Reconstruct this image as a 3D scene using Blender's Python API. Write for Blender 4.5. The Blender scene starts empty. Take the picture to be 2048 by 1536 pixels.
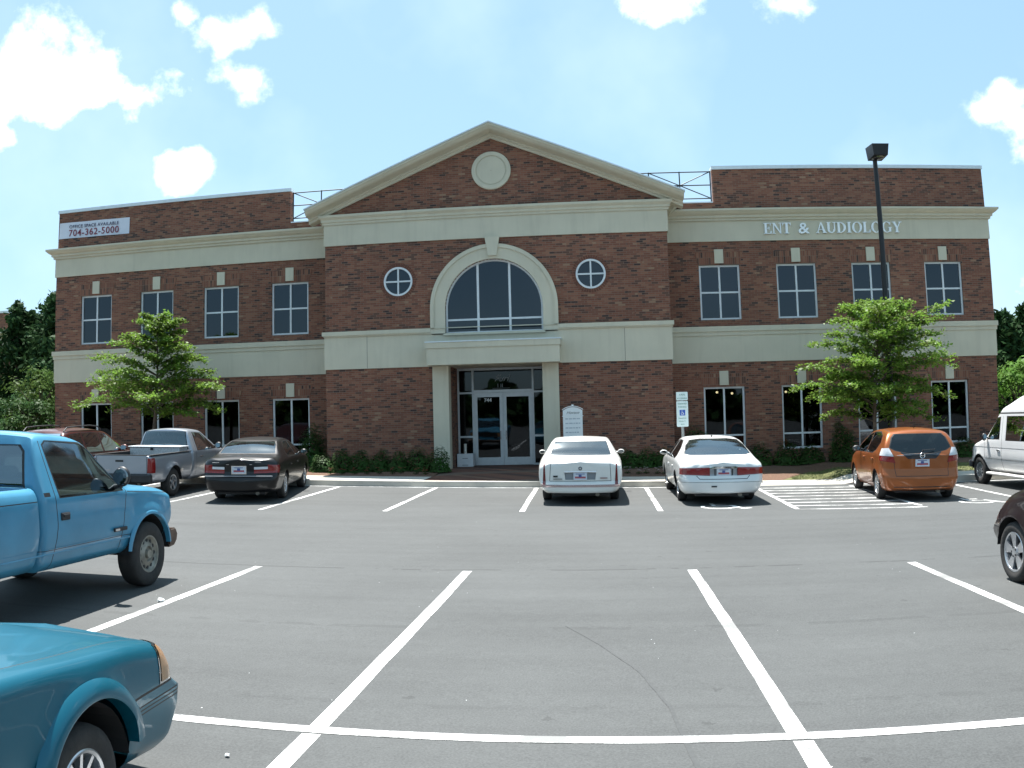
import bpy, bmesh, math, random
import numpy as np
from mathutils import Vector, Matrix
R = math.radians
SC = bpy.context.scene
COL = SC.collection
rng = random.Random(7)
# ------------------------------------------------------------------ camera (real lens with barrel distortion)
CAMP = dict(yaw=0.0930074694, pit=0.0390555504, rol=-0.0244266775)
CP = Vector((2.9556421699, -26.1256222023, 1.707243024))
def cam_matrix():
    cy, sy = math.cos(CAMP['yaw']), math.sin(CAMP['yaw']); cp, sp = math.cos(CAMP['pit']), math.sin(CAMP['pit'])
    cr, sr = math.cos(CAMP['rol']), math.sin(CAMP['rol'])
    W = Matrix(((cy, -sy, 0), (sy, cy, 0), (0, 0, 1))) @ Matrix(((1, 0, 0), (0, cp, -sp), (0, sp, cp)))
    M = Matrix((W @ Vector((cr, 0, sr)), W @ Vector((-sr, 0, cr)), -(W @ Vector((0, 1, 0))))).transposed().to_4x4()
    M.translation = CP
    return M
cd = bpy.data.cameras.new('camera'); cam = bpy.data.objects.new('camera', cd); COL.objects.link(cam)
cam.matrix_world = cam_matrix(); SC.camera = cam
SC.render.engine = 'CYCLES'
cd.type = 'PANO'; cd.panorama_type = 'FISHEYE_LENS_POLYNOMIAL'
cd.sensor_width = 36; cd.sensor_height = 27; cd.fisheye_fov = math.pi
cd.clip_start = .05; cd.clip_end = 2000
cd.lens = 29
for i, k in enumerate([0, -0.0341061684, -4.6983e-06, 3.3042e-06, 1.05e-08]): setattr(cd, 'fisheye_polynomial_k%d' % i, k)
SC.view_settings.view_transform = 'Standard'; SC.view_settings.look = 'None'
SC.view_settings.exposure = 1.33; SC.view_settings.gamma = 1
SC.cycles.max_bounces = 8; SC.cycles.transparent_max_bounces = 16
SC.cycles.use_denoising = True
SC.cycles.sample_clamp_indirect = 8
# ------------------------------------------------------------------ world: sky with clouds far away
SUN = Vector((-.17, .34, 1)).normalized()
wd = bpy.data.worlds.new('World'); SC.world = wd; wd.use_nodes = True
NT = wd.node_tree; NT.nodes.clear()
def nn(nt, t, **k):
    n = nt.nodes.new(t)
    for a, b in k.items():
        if a.startswith('i_'):
            n.inputs[int(a[2:])].default_value = b
        else: setattr(n, a, b)
    return n
def lk(nt, a, b): nt.links.new(a, b)
def mth(nt, op, a, b=None, c=None, clamp=False):
    n = nt.nodes.new('ShaderNodeMath'); n.operation = op; n.use_clamp = clamp
    for i, x in enumerate((a, b, c)):
        if x is None: continue
        if isinstance(x, (int, float)): n.inputs[i].default_value = x
        else: nt.links.new(x, n.inputs[i])
    return n.outputs[0]
sky = nn(NT, 'ShaderNodeTexSky', sky_type='NISHITA', sun_disc=False, sun_elevation=math.asin(SUN.z), sun_rotation=math.atan2(SUN.x, SUN.y))
sky.air_density = 1.0; sky.dust_density = 1.2; sky.ozone_density = 1.0; sky.altitude = 200
tc = nn(NT, 'ShaderNodeTexCoord')
CL = [((-.575, .7376, .367), .075, 1.1), ((-.53, .768, .372), .078, 1.15), ((-.485, .80, .362), .055, 1.1), ((-.425, .79, .452), .035, .8), ((-.390, .8156, .432), .045, 1.15), ((-.374, .843, .393), .042, 1.1),
      ((-.61, .742, .308), .032, .9), ((-.452, .8432, .287), .036, .95), ((.0964, .8829, .463), .06, .85), ((.245, .8596, .452), .05, .7),
      ((.4566, .8327, .318), .035, 1), ((.490, .8301, .290), .055, 1), ((.494, .86, .133), .05, .75), ((.085, .96, .262), .035, .55),
      ((-.80, .55, .30), .16, .8), ((.80, .55, .35), .16, .8), ((.12, -.95, .22), .12, .9), ((-.38, -.9, .24), .10, .9), ((.5, -.84, .2), .10, .9), ((-.7, -.7, .2), .12, .9)]
acc = None
for c, r, s in CL:
    v = Vector(c).normalized()
    d = nn(NT, 'ShaderNodeVectorMath', operation='SUBTRACT'); lk(NT, tc.outputs['Generated'], d.inputs[0]); d.inputs[1].default_value = v
    m = nn(NT, 'ShaderNodeVectorMath', operation='MULTIPLY'); lk(NT, d.outputs[0], m.inputs[0]); m.inputs[1].default_value = (1, 1, 1.35)
    l = nn(NT, 'ShaderNodeVectorMath', operation='LENGTH'); lk(NT, m.outputs[0], l.inputs[0])
    q = mth(NT, 'MULTIPLY_ADD', l.outputs['Value'], -1 / r, s)
    acc = q if acc is None else mth(NT, 'MAXIMUM', acc, q)
n1 = nn(NT, 'ShaderNodeTexNoise'); n1.inputs['Scale'].default_value = 12; n1.inputs['Detail'].default_value = 7; n1.inputs['Roughness'].default_value = .58
lk(NT, tc.outputs['Generated'], n1.inputs['Vector'])
cl = mth(NT, 'ADD', acc, mth(NT, 'MULTIPLY_ADD', n1.outputs['Fac'], 3.4, -1.76))
cl = mth(NT, 'MULTIPLY', cl, .95, clamp=True)
cl = mth(NT, 'MULTIPLY', mth(NT, 'MULTIPLY', cl, cl), mth(NT, 'MULTIPLY_ADD', cl, -2.0, 3.0))
n2 = nn(NT, 'ShaderNodeTexNoise'); n2.inputs['Scale'].default_value = 3.2; n2.inputs['Detail'].default_value = 5
lk(NT, tc.outputs['Generated'], n2.inputs['Vector'])
veil = mth(NT, 'MULTIPLY_ADD', mth(NT, 'SUBTRACT', n2.outputs['Fac'], .50, clamp=True), .35, .0, clamp=True)
cl = mth(NT, 'MAXIMUM', cl, veil)
hz = nn(NT, 'ShaderNodeMix', data_type='RGBA'); hz.inputs[0].default_value = .48; lk(NT, sky.outputs[0], hz.inputs[6]); hz.inputs[7].default_value = (3.3, 5.7, 7.0, 1)
mix = nn(NT, 'ShaderNodeMix', data_type='RGBA'); lk(NT, cl, mix.inputs['Factor']); lk(NT, hz.outputs[2], mix.inputs[6]); mix.inputs[7].default_value = (17.0, 17.2, 17.4, 1)
bg = nn(NT, 'ShaderNodeBackground'); bg.inputs['Strength'].default_value = 0.07; lk(NT, mix.outputs[2], bg.inputs['Color'])
wo = nn(NT, 'ShaderNodeOutputWorld'); lk(NT, bg.outputs[0], wo.inputs['Surface'])
ld = bpy.data.lights.new('sun', 'SUN'); ld.energy = 4.8; ld.angle = R(.53); ld.color = (1, .975, .93)
lo = bpy.data.objects.new('sun', ld); COL.objects.link(lo); lo.rotation_euler = SUN.to_track_quat('Z', 'Y').to_euler(); lo.location = (0, 0, 40)
# ------------------------------------------------------------------ materials
MATS = {}
def pm(name, col, rough=.6, metal=0, coat=0, spec=.5, var=.0, vscale=8, bump=0, bscale=40, emit=None, trans=0):
    if name in MATS: return MATS[name]
    m = bpy.data.materials.new(name); m.use_nodes = True; nt = m.node_tree; p = nt.nodes['Principled BSDF']
    p.inputs['Base Color'].default_value = (*col, 1); p.inputs['Roughness'].default_value = rough; p.inputs['Metallic'].default_value = metal
    p.inputs['Coat Weight'].default_value = coat; p.inputs['Coat Roughness'].default_value = .04; p.inputs['Specular IOR Level'].default_value = spec
    co = nn(nt, 'ShaderNodeTexCoord')
    if var:
        t = nn(nt, 'ShaderNodeTexNoise'); t.inputs['Scale'].default_value = vscale; t.inputs['Detail'].default_value = 6; lk(nt, co.outputs['Object'], t.inputs['Vector'])
        mr = nn(nt, 'ShaderNodeMapRange'); mr.inputs[1].default_value = .3; mr.inputs[2].default_value = .7; mr.inputs[3].default_value = 1 - var; mr.inputs[4].default_value = 1 + var
        lk(nt, t.outputs['Fac'], mr.inputs[0])
        mx = nn(nt, 'ShaderNodeMix', data_type='RGBA', blend_type='MULTIPLY'); mx.inputs[0].default_value = 1; mx.inputs[6].default_value = (*col, 1)
        lk(nt, mr.outputs[0], mx.inputs[7]); lk(nt, mx.outputs[2], p.inputs['Base Color'])
    if bump:
        t = nn(nt, 'ShaderNodeTexNoise'); t.inputs['Scale'].default_value = bscale; t.inputs['Detail'].default_value = 4; lk(nt, co.outputs['Object'], t.inputs['Vector'])
        b = nn(nt, 'ShaderNodeBump'); b.inputs['Strength'].default_value = bump; b.inputs['Distance'].default_value = .02; lk(nt, t.outputs['Fac'], b.inputs['Height']); lk(nt, b.outputs[0], p.inputs['Normal'])
    if emit: p.inputs['Emission Color'].default_value = (*emit[0], 1); p.inputs['Emission Strength'].default_value = emit[1]
    if trans: p.inputs['Transmission Weight'].default_value = trans
    MATS[name] = m; return m
def glassmat(name, tint, gl=(1, 1, 1), rough=.02, f0=1.45, boost=0.0):
    if name in MATS: return MATS[name]
    m = bpy.data.materials.new(name); m.use_nodes = True; nt = m.node_tree; nt.nodes.clear()
    t = nn(nt, 'ShaderNodeBsdfTransparent'); t.inputs[0].default_value = (*tint, 1)
    g = nn(nt, 'ShaderNodeBsdfGlossy'); g.inputs['Color'].default_value = (*gl, 1); g.inputs['Roughness'].default_value = rough
    co = nn(nt, 'ShaderNodeTexCoord'); tn = nn(nt, 'ShaderNodeTexNoise'); tn.inputs['Scale'].default_value = .9; lk(nt, co.outputs['Object'], tn.inputs['Vector'])
    bp = nn(nt, 'ShaderNodeBump'); bp.inputs['Strength'].default_value = .05; bp.inputs['Distance'].default_value = .05; lk(nt, tn.outputs['Fac'], bp.inputs['Height']); lk(nt, bp.outputs[0], g.inputs['Normal'])
    f = nn(nt, 'ShaderNodeFresnel'); f.inputs['IOR'].default_value = f0
    fac = mth(nt, 'ADD', f.outputs[0], boost, clamp=True)
    x = nn(nt, 'ShaderNodeMixShader'); lk(nt, fac, x.inputs[0]); lk(nt, t.outputs[0], x.inputs[1]); lk(nt, g.outputs[0], x.inputs[2])
    o = nn(nt, 'ShaderNodeOutputMaterial'); lk(nt, x.outputs[0], o.inputs[0]); MATS[name] = m; return m
def brickmat(name, soldier=False, dark=1.0):
    m = bpy.data.materials.new(name); m.use_nodes = True; nt = m.node_tree; p = nt.nodes['Principled BSDF']
    co = nn(nt, 'ShaderNodeTexCoord'); s = nn(nt, 'ShaderNodeSeparateXYZ'); lk(nt, co.outputs['Object'], s.inputs[0])
    u = mth(nt, 'ADD', s.outputs[0], s.outputs[1]); c = nn(nt, 'ShaderNodeCombineXYZ')
    if soldier: lk(nt, s.outputs[2], c.inputs[0]); lk(nt, u, c.inputs[1])
    else: lk(nt, u, c.inputs[0]); lk(nt, s.outputs[2], c.inputs[1])
    b = nn(nt, 'ShaderNodeTexBrick', offset=.0 if soldier else .5, offset_frequency=2)
    lk(nt, c.outputs[0], b.inputs['Vector']); b.inputs['Color1'].default_value = (0, 0, 0, 1); b.inputs['Color2'].default_value = (1, 1, 1, 1)
    b.inputs['Scale'].default_value = 1; b.inputs['Mortar Size'].default_value = .007; b.inputs['Mortar Smooth'].default_value = .1; b.inputs['Bias'].default_value = 0
    b.inputs['Brick Width'].default_value = .235 if soldier else .213; b.inputs['Row Height'].default_value = .067
    tn = nn(nt, 'ShaderNodeTexNoise'); tn.inputs['Scale'].default_value = 1.1; tn.inputs['Detail'].default_value = 3; lk(nt, c.outputs[0], tn.inputs['Vector'])
    sf = mth(nt, 'ADD', b.outputs['Color'], mth(nt, 'MULTIPLY_ADD', tn.outputs['Fac'], .32, -.16))
    r = nn(nt, 'ShaderNodeValToRGB'); cr = r.color_ramp; cr.interpolation = 'CONSTANT'
    pal = [(0, (.050, .030, .027)), (.05, (.100, .047, .034)), (.20, (.175, .068, .043)), (.42, (.215, .085, .052)), (.64, (.170, .064, .040)), (.80, (.235, .105, .064)), (.985, (.27, .16, .10))]
    while len(cr.elements) < len(pal): cr.elements.new(.5)
    for e, (q, k) in zip(cr.elements, pal): e.position = q; e.color = (*[x * dark for x in k], 1)
    lk(nt, sf, r.inputs[0])
    mx = nn(nt, 'ShaderNodeMix', data_type='RGBA'); lk(nt, b.outputs['Fac'], mx.inputs[0]); lk(nt, r.outputs[0], mx.inputs[6]); mx.inputs[7].default_value = (.19 * dark, .125 * dark, .09 * dark, 1)
    # weather stains
    t2 = nn(nt, 'ShaderNodeTexNoise'); t2.inputs['Scale'].default_value = .35; t2.inputs['Detail'].default_value = 6; lk(nt, co.outputs['Object'], t2.inputs['Vector'])
    mr = nn(nt, 'ShaderNodeMapRange'); mr.inputs[1].default_value = .3; mr.inputs[2].default_value = .7; mr.inputs[3].default_value = .86; mr.inputs[4].default_value = 1.14; lk(nt, t2.outputs['Fac'], mr.inputs[0])
    m2 = nn(nt, 'ShaderNodeMix', data_type='RGBA', blend_type='MULTIPLY'); m2.inputs[0].default_value = 1; lk(nt, mx.outputs[2], m2.inputs[6]); lk(nt, mr.outputs[0], m2.inputs[7])
    lk(nt, m2.outputs[2], p.inputs['Base Color']); p.inputs['Roughness'].default_value = .9
    bp = nn(nt, 'ShaderNodeBump', invert=True); bp.inputs['Strength'].default_value = .5; bp.inputs['Distance'].default_value = .01; lk(nt, b.outputs['Fac'], bp.inputs['Height']); lk(nt, bp.outputs[0], p.inputs['Normal'])
    return m
BRICK = brickmat('red_brick'); SOLD = brickmat('soldier_brick', True); PAVE = None
TRIM = pm('stucco_trim', (.555, .515, .405), .9, var=.05, vscale=1.2, bump=.15, bscale=120)
def streaks(m, amt):
    nt = m.node_tree; p = nt.nodes['Principled BSDF']; src = p.inputs['Base Color'].links[0].from_socket
    co = nn(nt, 'ShaderNodeTexCoord'); mp = nn(nt, 'ShaderNodeMapping'); mp.inputs['Scale'].default_value = (4.5, 4.5, .45); lk(nt, co.outputs['Object'], mp.inputs[0])
    t = nn(nt, 'ShaderNodeTexNoise'); t.inputs['Scale'].default_value = 1; t.inputs['Detail'].default_value = 5; t.inputs['Roughness'].default_value = .65; lk(nt, mp.outputs[0], t.inputs['Vector'])
    mr = nn(nt, 'ShaderNodeMapRange'); mr.inputs[1].default_value = .5; mr.inputs[2].default_value = .72; mr.inputs[3].default_value = 1; mr.inputs[4].default_value = 1 - amt; lk(nt, t.outputs['Fac'], mr.inputs[0])
    mx = nn(nt, 'ShaderNodeMix', data_type='RGBA', blend_type='MULTIPLY'); mx.inputs[0].default_value = 1; lk(nt, src, mx.inputs[6]); lk(nt, mr.outputs[0], mx.inputs[7]); lk(nt, mx.outputs[2], p.inputs['Base Color'])
streaks(TRIM, .08)
METALT = pm('coping_metal', (.62, .66, .68), .35, .3, var=.05)
WHITEF = pm('window_frame_paint', (.63, .66, .68), .45, var=.04)
ALU = pm('aluminium_frame', (.50, .53, .55), .4, .35, var=.05)
DARKM = pm('dark_void', (.012, .014, .016), .9, var=.2)
BLACKM = pm('black_metal', (.012, .012, .014), .45, .2, var=.2)
BLACKP = pm('black_plastic', (.018, .018, .02), .5, var=.2)
CHROME = pm('chrome', (.75, .76, .78), .1, 1, var=.03)
PANE_U = glassmat('coated_window_glass', (.10, .12, .13), (.70, .80, .92), .03, 1.5, .02)
PANE_L = glassmat('window_glass', (.16, .18, .18), (.85, .92, 1.0), .02, 1.45, .0)
WHITEP = pm('white_sign_paint', (.74, .76, .76), .5, var=.03)
# ------------------------------------------------------------------ mesh helpers
class MB:
    def __init__(s): s.v = []; s.f = []; s.m = []; s.cur = 0
    def add(s, vs, fs, mi=None):
        o = len(s.v); s.v += [tuple(v) for v in vs]; s.f += [tuple(i + o for i in f) for f in fs]; s.m += [s.cur if mi is None else mi] * len(fs); return s
    def box(s, x0, x1, y0, y1, z0, z1, mi=None, bev=0):
        if bev:
            b = bev; P = []
            for (z, e) in ((z0, b), (z0 + b, 0), (z1 - b, 0), (z1, b)):
                P += [(x0 + b + e * 0, y0 + e, z), (x1 - b, y0 + e, z), (x1 - e, y0 + b, z), (x1 - e, y1 - b, z), (x1 - b, y1 - e, z), (x0 + b, y1 - e, z), (x0 + e, y1 - b, z), (x0 + e, y0 + b, z)]
            F = [tuple(range(7, -1, -1)), tuple(range(24, 32))]
            for k in range(3):
                for i in range(8): j = (i + 1) % 8; F.append((k * 8 + i, k * 8 + j, k * 8 + 8 + j, k * 8 + 8 + i))
            return s.add(P, F, mi)
        V = [(x0, y0, z0), (x1, y0, z0), (x1, y1, z0), (x0, y1, z0), (x0, y0, z1), (x1, y0, z1), (x1, y1, z1), (x0, y1, z1)]
        return s.add(V, [(0, 3, 2, 1), (4, 5, 6, 7), (0, 1, 5, 4), (1, 2, 6, 5), (2, 3, 7, 6), (3, 0, 4, 7)], mi)
    def prism(s, poly, axis, a, b, mi=None):
        n = len(poly)
        def P(p, t): return {'x': (t, p[0], p[1]), 'y': (p[0], t, p[1]), 'z': (p[0], p[1], t)}[axis]
        V = [P(p, a) for p in poly] + [P(p, b) for p in poly]
        ar = sum(poly[i][0] * poly[(i + 1) % n][1] - poly[(i + 1) % n][0] * poly[i][1] for i in range(n))
        fl = (ar > 0) ^ (b < a) ^ (axis == 'y')
        F = [tuple(range(n - 1, -1, -1)), tuple(range(n, 2 * n))] + [(i, (i + 1) % n, n + (i + 1) % n, n + i) for i in range(n)]
        if not fl: F = [tuple(reversed(f)) for f in F]
        return s.add(V, F, mi)
    def tube(s, p0, p1, r0, r1=None, n=10, caps=True, mi=None):
        r1 = r0 if r1 is None else r1; p0 = Vector(p0); p1 = Vector(p1); d = (p1 - p0).normalized()
        a = d.orthogonal().normalized(); b = d.cross(a)
        V = [p0 + (a * math.cos(2 * math.pi * i / n) + b * math.sin(2 * math.pi * i / n)) * r0 for i in range(n)] + [p1 + (a * math.cos(2 * math.pi * i / n) + b * math.sin(2 * math.pi * i / n)) * r1 for i in range(n)]
        F = [(i, (i + 1) % n, n + (i + 1) % n, n + i) for i in range(n)]
        if caps: F += [tuple(range(n - 1, -1, -1)), tuple(range(n, 2 * n))]
        return s.add(V, F, mi)
    def lathe(s, prof, axis='x', c=(0, 0, 0), n=32, mi=None, close=False):
        V = []; F = []; m = len(prof)
        for i in range(n):
            t = 2 * math.pi * i / n; cs, sn = math.cos(t), math.sin(t)
            for a, r in prof:
                q = {'x': (a, r * cs, r * sn), 'y': (r * cs, a, r * sn), 'z': (r * cs, r * sn, a)}[axis]
                V.append((c[0] + q[0], c[1] + q[1], c[2] + q[2]))
        for i in range(n):
            j = (i + 1) % n
            for k in range(m if close else m - 1): k2 = (k + 1) % m; F.append((i * m + k, j * m + k, j * m + k2, i * m + k2))
        return s.add(V, F, mi)
    def ell(s, c, r, n=16, m=10, mi=None):
        V = []; F = []
        for i in range(m + 1):
            p = math.pi * i / m
            for j in range(n): t = 2 * math.pi * j / n; V.append((c[0] + r[0] * math.sin(p) * math.cos(t), c[1] + r[1] * math.sin(p) * math.sin(t), c[2] + r[2] * math.cos(p)))
        for i in range(m):
            for j in range(n): F.append((i * n + j, (i + 1) * n + j, (i + 1) * n + (j + 1) % n, i * n + (j + 1) % n))
        return s.add(V, F, mi)
    def build(s, name, mats, parent=None, smooth=False, loc=None, recalc=True):
        me = bpy.data.meshes.new(name); me.from_pydata(s.v, [], s.f)
        for m in (mats if isinstance(mats, (list, tuple)) else [mats]): me.materials.append(m)
        me.polygons.foreach_set('material_index', s.m)
        if recalc:
            bm = bmesh.new(); bm.from_mesh(me); bmesh.ops.recalc_face_normals(bm, faces=bm.faces); bm.to_mesh(me); bm.free()
        if smooth: sh(me, smooth)
        return link(name, me, parent, loc)
def sh(me, ang=40):
    me.polygons.foreach_set('use_smooth', [True] * len(me.polygons))
    if ang is not True: me.set_sharp_from_angle(angle=R(ang))
def link(name, me, parent=None, loc=None):
    o = bpy.data.objects.new(name, me); COL.objects.link(o)
    if parent: o.parent = parent
    if loc: o.location = loc
    return o
def tag(o, label=None, cat=None, group=None, kind=None):
    for k, v in (('label', label), ('category', cat), ('group', group), ('kind', kind)):
        if v: o[k] = v
    return o
def empty(name, loc, label, cat, group=None, rz=0):
    o = bpy.data.objects.new(name, None); COL.objects.link(o); o.location = loc; o.rotation_euler = (0, 0, rz); o.empty_display_size = .2
    return tag(o, label, cat, group)
def copy_tree(o, parent=None):
    c = o.copy(); COL.objects.link(c)
    if parent: c.parent = parent
    for ch in o.children: copy_tree(ch, c)
    return c
def text_mesh(txt, size, ext=.002, shear=0, align='CENTER', spacing=1.0, bold=0):
    cu = bpy.data.curves.new('t', 'FONT'); cu.body = txt; cu.size = size; cu.extrude = ext; cu.shear = shear; cu.align_x = align; cu.space_character = spacing; cu.offset = bold
    o = bpy.data.objects.new('t', cu); COL.objects.link(o); me = bpy.data.meshes.new_from_object(o); bpy.data.objects.remove(o); return me
def text_obj(name, txt, size, mat, parent, loc, rot=(R(90), 0, 0), **k):
    me = text_mesh(txt, size, **k); me.name = name; me.materials.clear(); me.materials.append(mat)
    o = link(name, me, parent, loc); o.rotation_euler = rot; return o
def plate2d(name, loops, y0, y1, mats, parent=None, loc=None):
    """wall plate in the x-z plane from outline and hole loops, between depths y0 and y1"""
    cu = bpy.data.curves.new('w', 'CURVE'); cu.dimensions = '2D'; cu.fill_mode = 'BOTH'; cu.extrude = abs(y1 - y0) / 2
    for lp in loops:
        sp = cu.splines.new('POLY'); sp.points.add(len(lp) - 1)
        for i, (x, z) in enumerate(lp): sp.points[i].co = (x, z, 0, 1)
        sp.use_cyclic_u = True
    o = bpy.data.objects.new('w', cu); COL.objects.link(o); me = bpy.data.meshes.new_from_object(o); bpy.data.objects.remove(o); bpy.data.curves.remove(cu)
    me.name = name
    ym = (y0 + y1) / 2
    me.transform(Matrix(((1, 0, 0, 0), (0, 0, -1, ym), (0, 1, 0, 0), (0, 0, 0, 1))))
    me.materials.clear()
    for m in (mats if isinstance(mats, (list, tuple)) else [mats]): me.materials.append(m)
    return link(name, me, parent, loc)
def rect(x0, x1, z0, z1): return [(x0, z0), (x1, z0), (x1, z1), (x0, z1)]
def circ(cx, cz, r, n=48, a0=0, a1=360): return [(cx + r * math.cos(R(a0 + (a1 - a0) * i / n)), cz + r * math.sin(R(a0 + (a1 - a0) * i / n))) for i in range(n + (a1 - a0 < 360))]
# ------------------------------------------------------------------ ground heights
GX, GPHI, KY, SL, ROW, HL = 1.6449, -.011645, -4.329, 5.3795, -16.0357, -21.6572
def gy(x, y): return -math.sin(GPHI) * (x - GX) + math.cos(GPHI) * y
def gw(s, t):  # lot grid (metres along the row, metres deep) -> world
    c, q = math.cos(GPHI), math.sin(GPHI); return c * s - q * t + GX, q * s + c * t
ZK = [(-60, .70), (HL - 5, .0875), (HL, .0004), (ROW, -.0975), (KY - SL, -.0537), (KY, .0247), (60, .0247)]
def gz(x, y):
    Y = gy(x, y); z = float(np.interp(Y, [a for a, b in ZK], [b for a, b in ZK]))
    w = min(max((Y - ROW) / (KY - ROW), 0), 1)
    xx = min(max(x, -45), 45)
    return z + (-.017494 * w - .0078778 * (1 - w)) * (xx + 9.5535)
def sheet(name, xs, ys, zf, mats, label=None, **k):
    V = [(x, y, zf(x, y)) for y in ys for x in xs]; n = len(xs)
    F = [(j * n + i, j * n + i + 1, (j + 1) * n + i + 1, (j + 1) * n + i) for j in range(len(ys) - 1) for i in range(n - 1)]
    me = bpy.data.meshes.new(name); me.from_pydata(V, [], F); me.materials.append(mats); me.polygons.foreach_set('use_smooth', [True] * len(F))
    return tag(link(name, me), **k)
# ------------------------------------------------------------------ ground
def asphalt():
    m = bpy.data.materials.new('asphalt'); m.use_nodes = True; nt = m.node_tree; p = nt.nodes['Principled BSDF']; p.inputs['Roughness'].default_value = .82
    co = nn(nt, 'ShaderNodeTexCoord')
    def noise(sc, det=4, vec=None, ro=.5):
        t = nn(nt, 'ShaderNodeTexNoise'); t.inputs['Scale'].default_value = sc; t.inputs['Detail'].default_value = det; t.inputs['Roughness'].default_value = ro; lk(nt, vec or co.outputs['Object'], t.inputs['Vector']); return t.outputs['Fac']
    mp = nn(nt, 'ShaderNodeMapping'); mp.inputs['Scale'].default_value = (.12, 2.4, 1); lk(nt, co.outputs['Object'], mp.inputs[0])
    big = noise(.35, 6, ro=.6); streak = noise(1, 5, mp.outputs[0], .6); fine = noise(70, 3, ro=.7); mid = noise(9, 4)
    s = mth(nt, 'MULTIPLY_ADD', big, .044, .045)
    s = mth(nt, 'ADD', s, mth(nt, 'MULTIPLY_ADD', streak, .030, -.015))
    s = mth(nt, 'ADD', s, mth(nt, 'MULTIPLY_ADD', mid, .016, -.008))
    s = mth(nt, 'ADD', s, mth(nt, 'MULTIPLY_ADD', fine, .09, -.045)); s = mth(nt, 'MAXIMUM', s, .02)
    # pale stone chips
    v = nn(nt, 'ShaderNodeTexVoronoi'); v.inputs['Scale'].default_value = 5.5; v.inputs['Randomness'].default_value = 1; lk(nt, co.outputs['Object'], v.inputs['Vector'])
    chip = mth(nt, 'LESS_THAN', v.outputs['Distance'], .028)
    sel = nn(nt, 'ShaderNodeSeparateColor'); lk(nt, v.outputs['Color'], sel.inputs[0]); chip = mth(nt, 'MULTIPLY', chip, mth(nt, 'GREATER_THAN', sel.outputs[0], .7))
    # small dark oil spots
    v2 = nn(nt, 'ShaderNodeTexVoronoi'); v2.inputs['Scale'].default_value = 1.5; mp2 = nn(nt, 'ShaderNodeMapping'); mp2.inputs['Scale'].default_value = (1, 1.3, 1); lk(nt, co.outputs['Object'], mp2.inputs[0]); lk(nt, mp2.outputs[0], v2.inputs['Vector'])
    spot = mth(nt, 'LESS_THAN', mth(nt, 'ADD', v2.outputs['Distance'], mth(nt, 'MULTIPLY_ADD', noise(22, 4), .22, -.11)), .06)
    s = mth(nt, 'MULTIPLY', s, mth(nt, 'MULTIPLY_ADD', spot, -.26, 1))
    # hairline joints of the paving lanes
    sep = nn(nt, 'ShaderNodeSeparateXYZ'); lk(nt, co.outputs['Object'], sep.inputs[0])
    yy = mth(nt, 'ADD', sep.outputs[1], mth(nt, 'MULTIPLY_ADD', noise(.8, 4), .16, -.08))
    for Y0, ww_, dd in ((-15.95, .035, .35), (-19.0, .05, .16), (-12.2, .06, .1), (-21.1, .04, .1)):
        j = mth(nt, 'LESS_THAN', mth(nt, 'ABSOLUTE', mth(nt, 'ADD', yy, -Y0)), ww_)
        j = mth(nt, 'MULTIPLY', j, mth(nt, 'GREATER_THAN', noise(3.1, 3), .47))
        s = mth(nt, 'MULTIPLY', s, mth(nt, 'MULTIPLY_ADD', j, -dd, 1))
    s = mth(nt, 'ADD', s, mth(nt, 'MULTIPLY', chip, .55))
    c = nn(nt, 'ShaderNodeCombineColor'); lk(nt, mth(nt, 'MULTIPLY', s, .955), c.inputs[0]); lk(nt, s, c.inputs[1]); lk(nt, mth(nt, 'MULTIPLY', s, .99), c.inputs[2]); lk(nt, c.outputs[0], p.inputs['Base Color'])
    bp = nn(nt, 'ShaderNodeBump'); bp.inputs['Strength'].default_value = .35; bp.inputs['Distance'].default_value = .01; lk(nt, fine, bp.inputs['Height']); lk(nt, bp.outputs[0], p.inputs['Normal'])
    return m
ASPH = asphalt()
def paintmat():
    m = bpy.data.materials.new('line_paint'); m.use_nodes = True; nt = m.node_tree; p = nt.nodes['Principled BSDF']; p.inputs['Roughness'].default_value = .7
    co = nn(nt, 'ShaderNodeTexCoord'); t = nn(nt, 'ShaderNodeTexNoise'); t.inputs['Scale'].default_value = 1.7; t.inputs['Detail'].default_value = 8; t.inputs['Roughness'].default_value = .7; lk(nt, co.outputs['Object'], t.inputs['Vector'])
    t2 = nn(nt, 'ShaderNodeTexNoise'); t2.inputs['Scale'].default_value = 60; t2.inputs['Detail'].default_value = 3; lk(nt, co.outputs['Object'], t2.inputs['Vector'])
    r = nn(nt, 'ShaderNodeValToRGB'); r.color_ramp.elements[0].position = .40; r.color_ramp.elements[0].color = (.20, .20, .195, 1); r.color_ramp.elements[1].position = .58; r.color_ramp.elements[1].color = (.76, .76, .74, 1)
    lk(nt, mth(nt, 'ADD', t.outputs['Fac'], mth(nt, 'MULTIPLY_ADD', t2.outputs['Fac'], .2, -.1)), r.inputs[0]); lk(nt, r.outputs[0], p.inputs['Base Color']); return m
PAINT = paintmat()
CONC = pm('concrete', (.47, .44, .385), .85, var=.12, vscale=2.2, bump=.2, bscale=60)
MULCH = pm('pine_mulch', (.125, .068, .042), .95, var=.5, vscale=26, bump=1, bscale=34)
GRASSM = pm('lawn_soil', (.10, .105, .035), .95, var=.4, vscale=5, bump=.8, bscale=50)
FIELD = pm('far_field', (.09, .105, .045), .95, var=.3, vscale=.3)
def skl(a, b, n): return [a + (b - a) * i / n for i in range(n + 1)]
XS = skl(-60, -20, 5) + skl(-18, 18, 36) + skl(22, 60, 5)
TS = skl(-80, -30, 6) + [HL - 5] + skl(HL, ROW, 8) + skl(ROW + .5, KY - SL, 8) + skl(KY - SL + .5, KY, 7)
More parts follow.
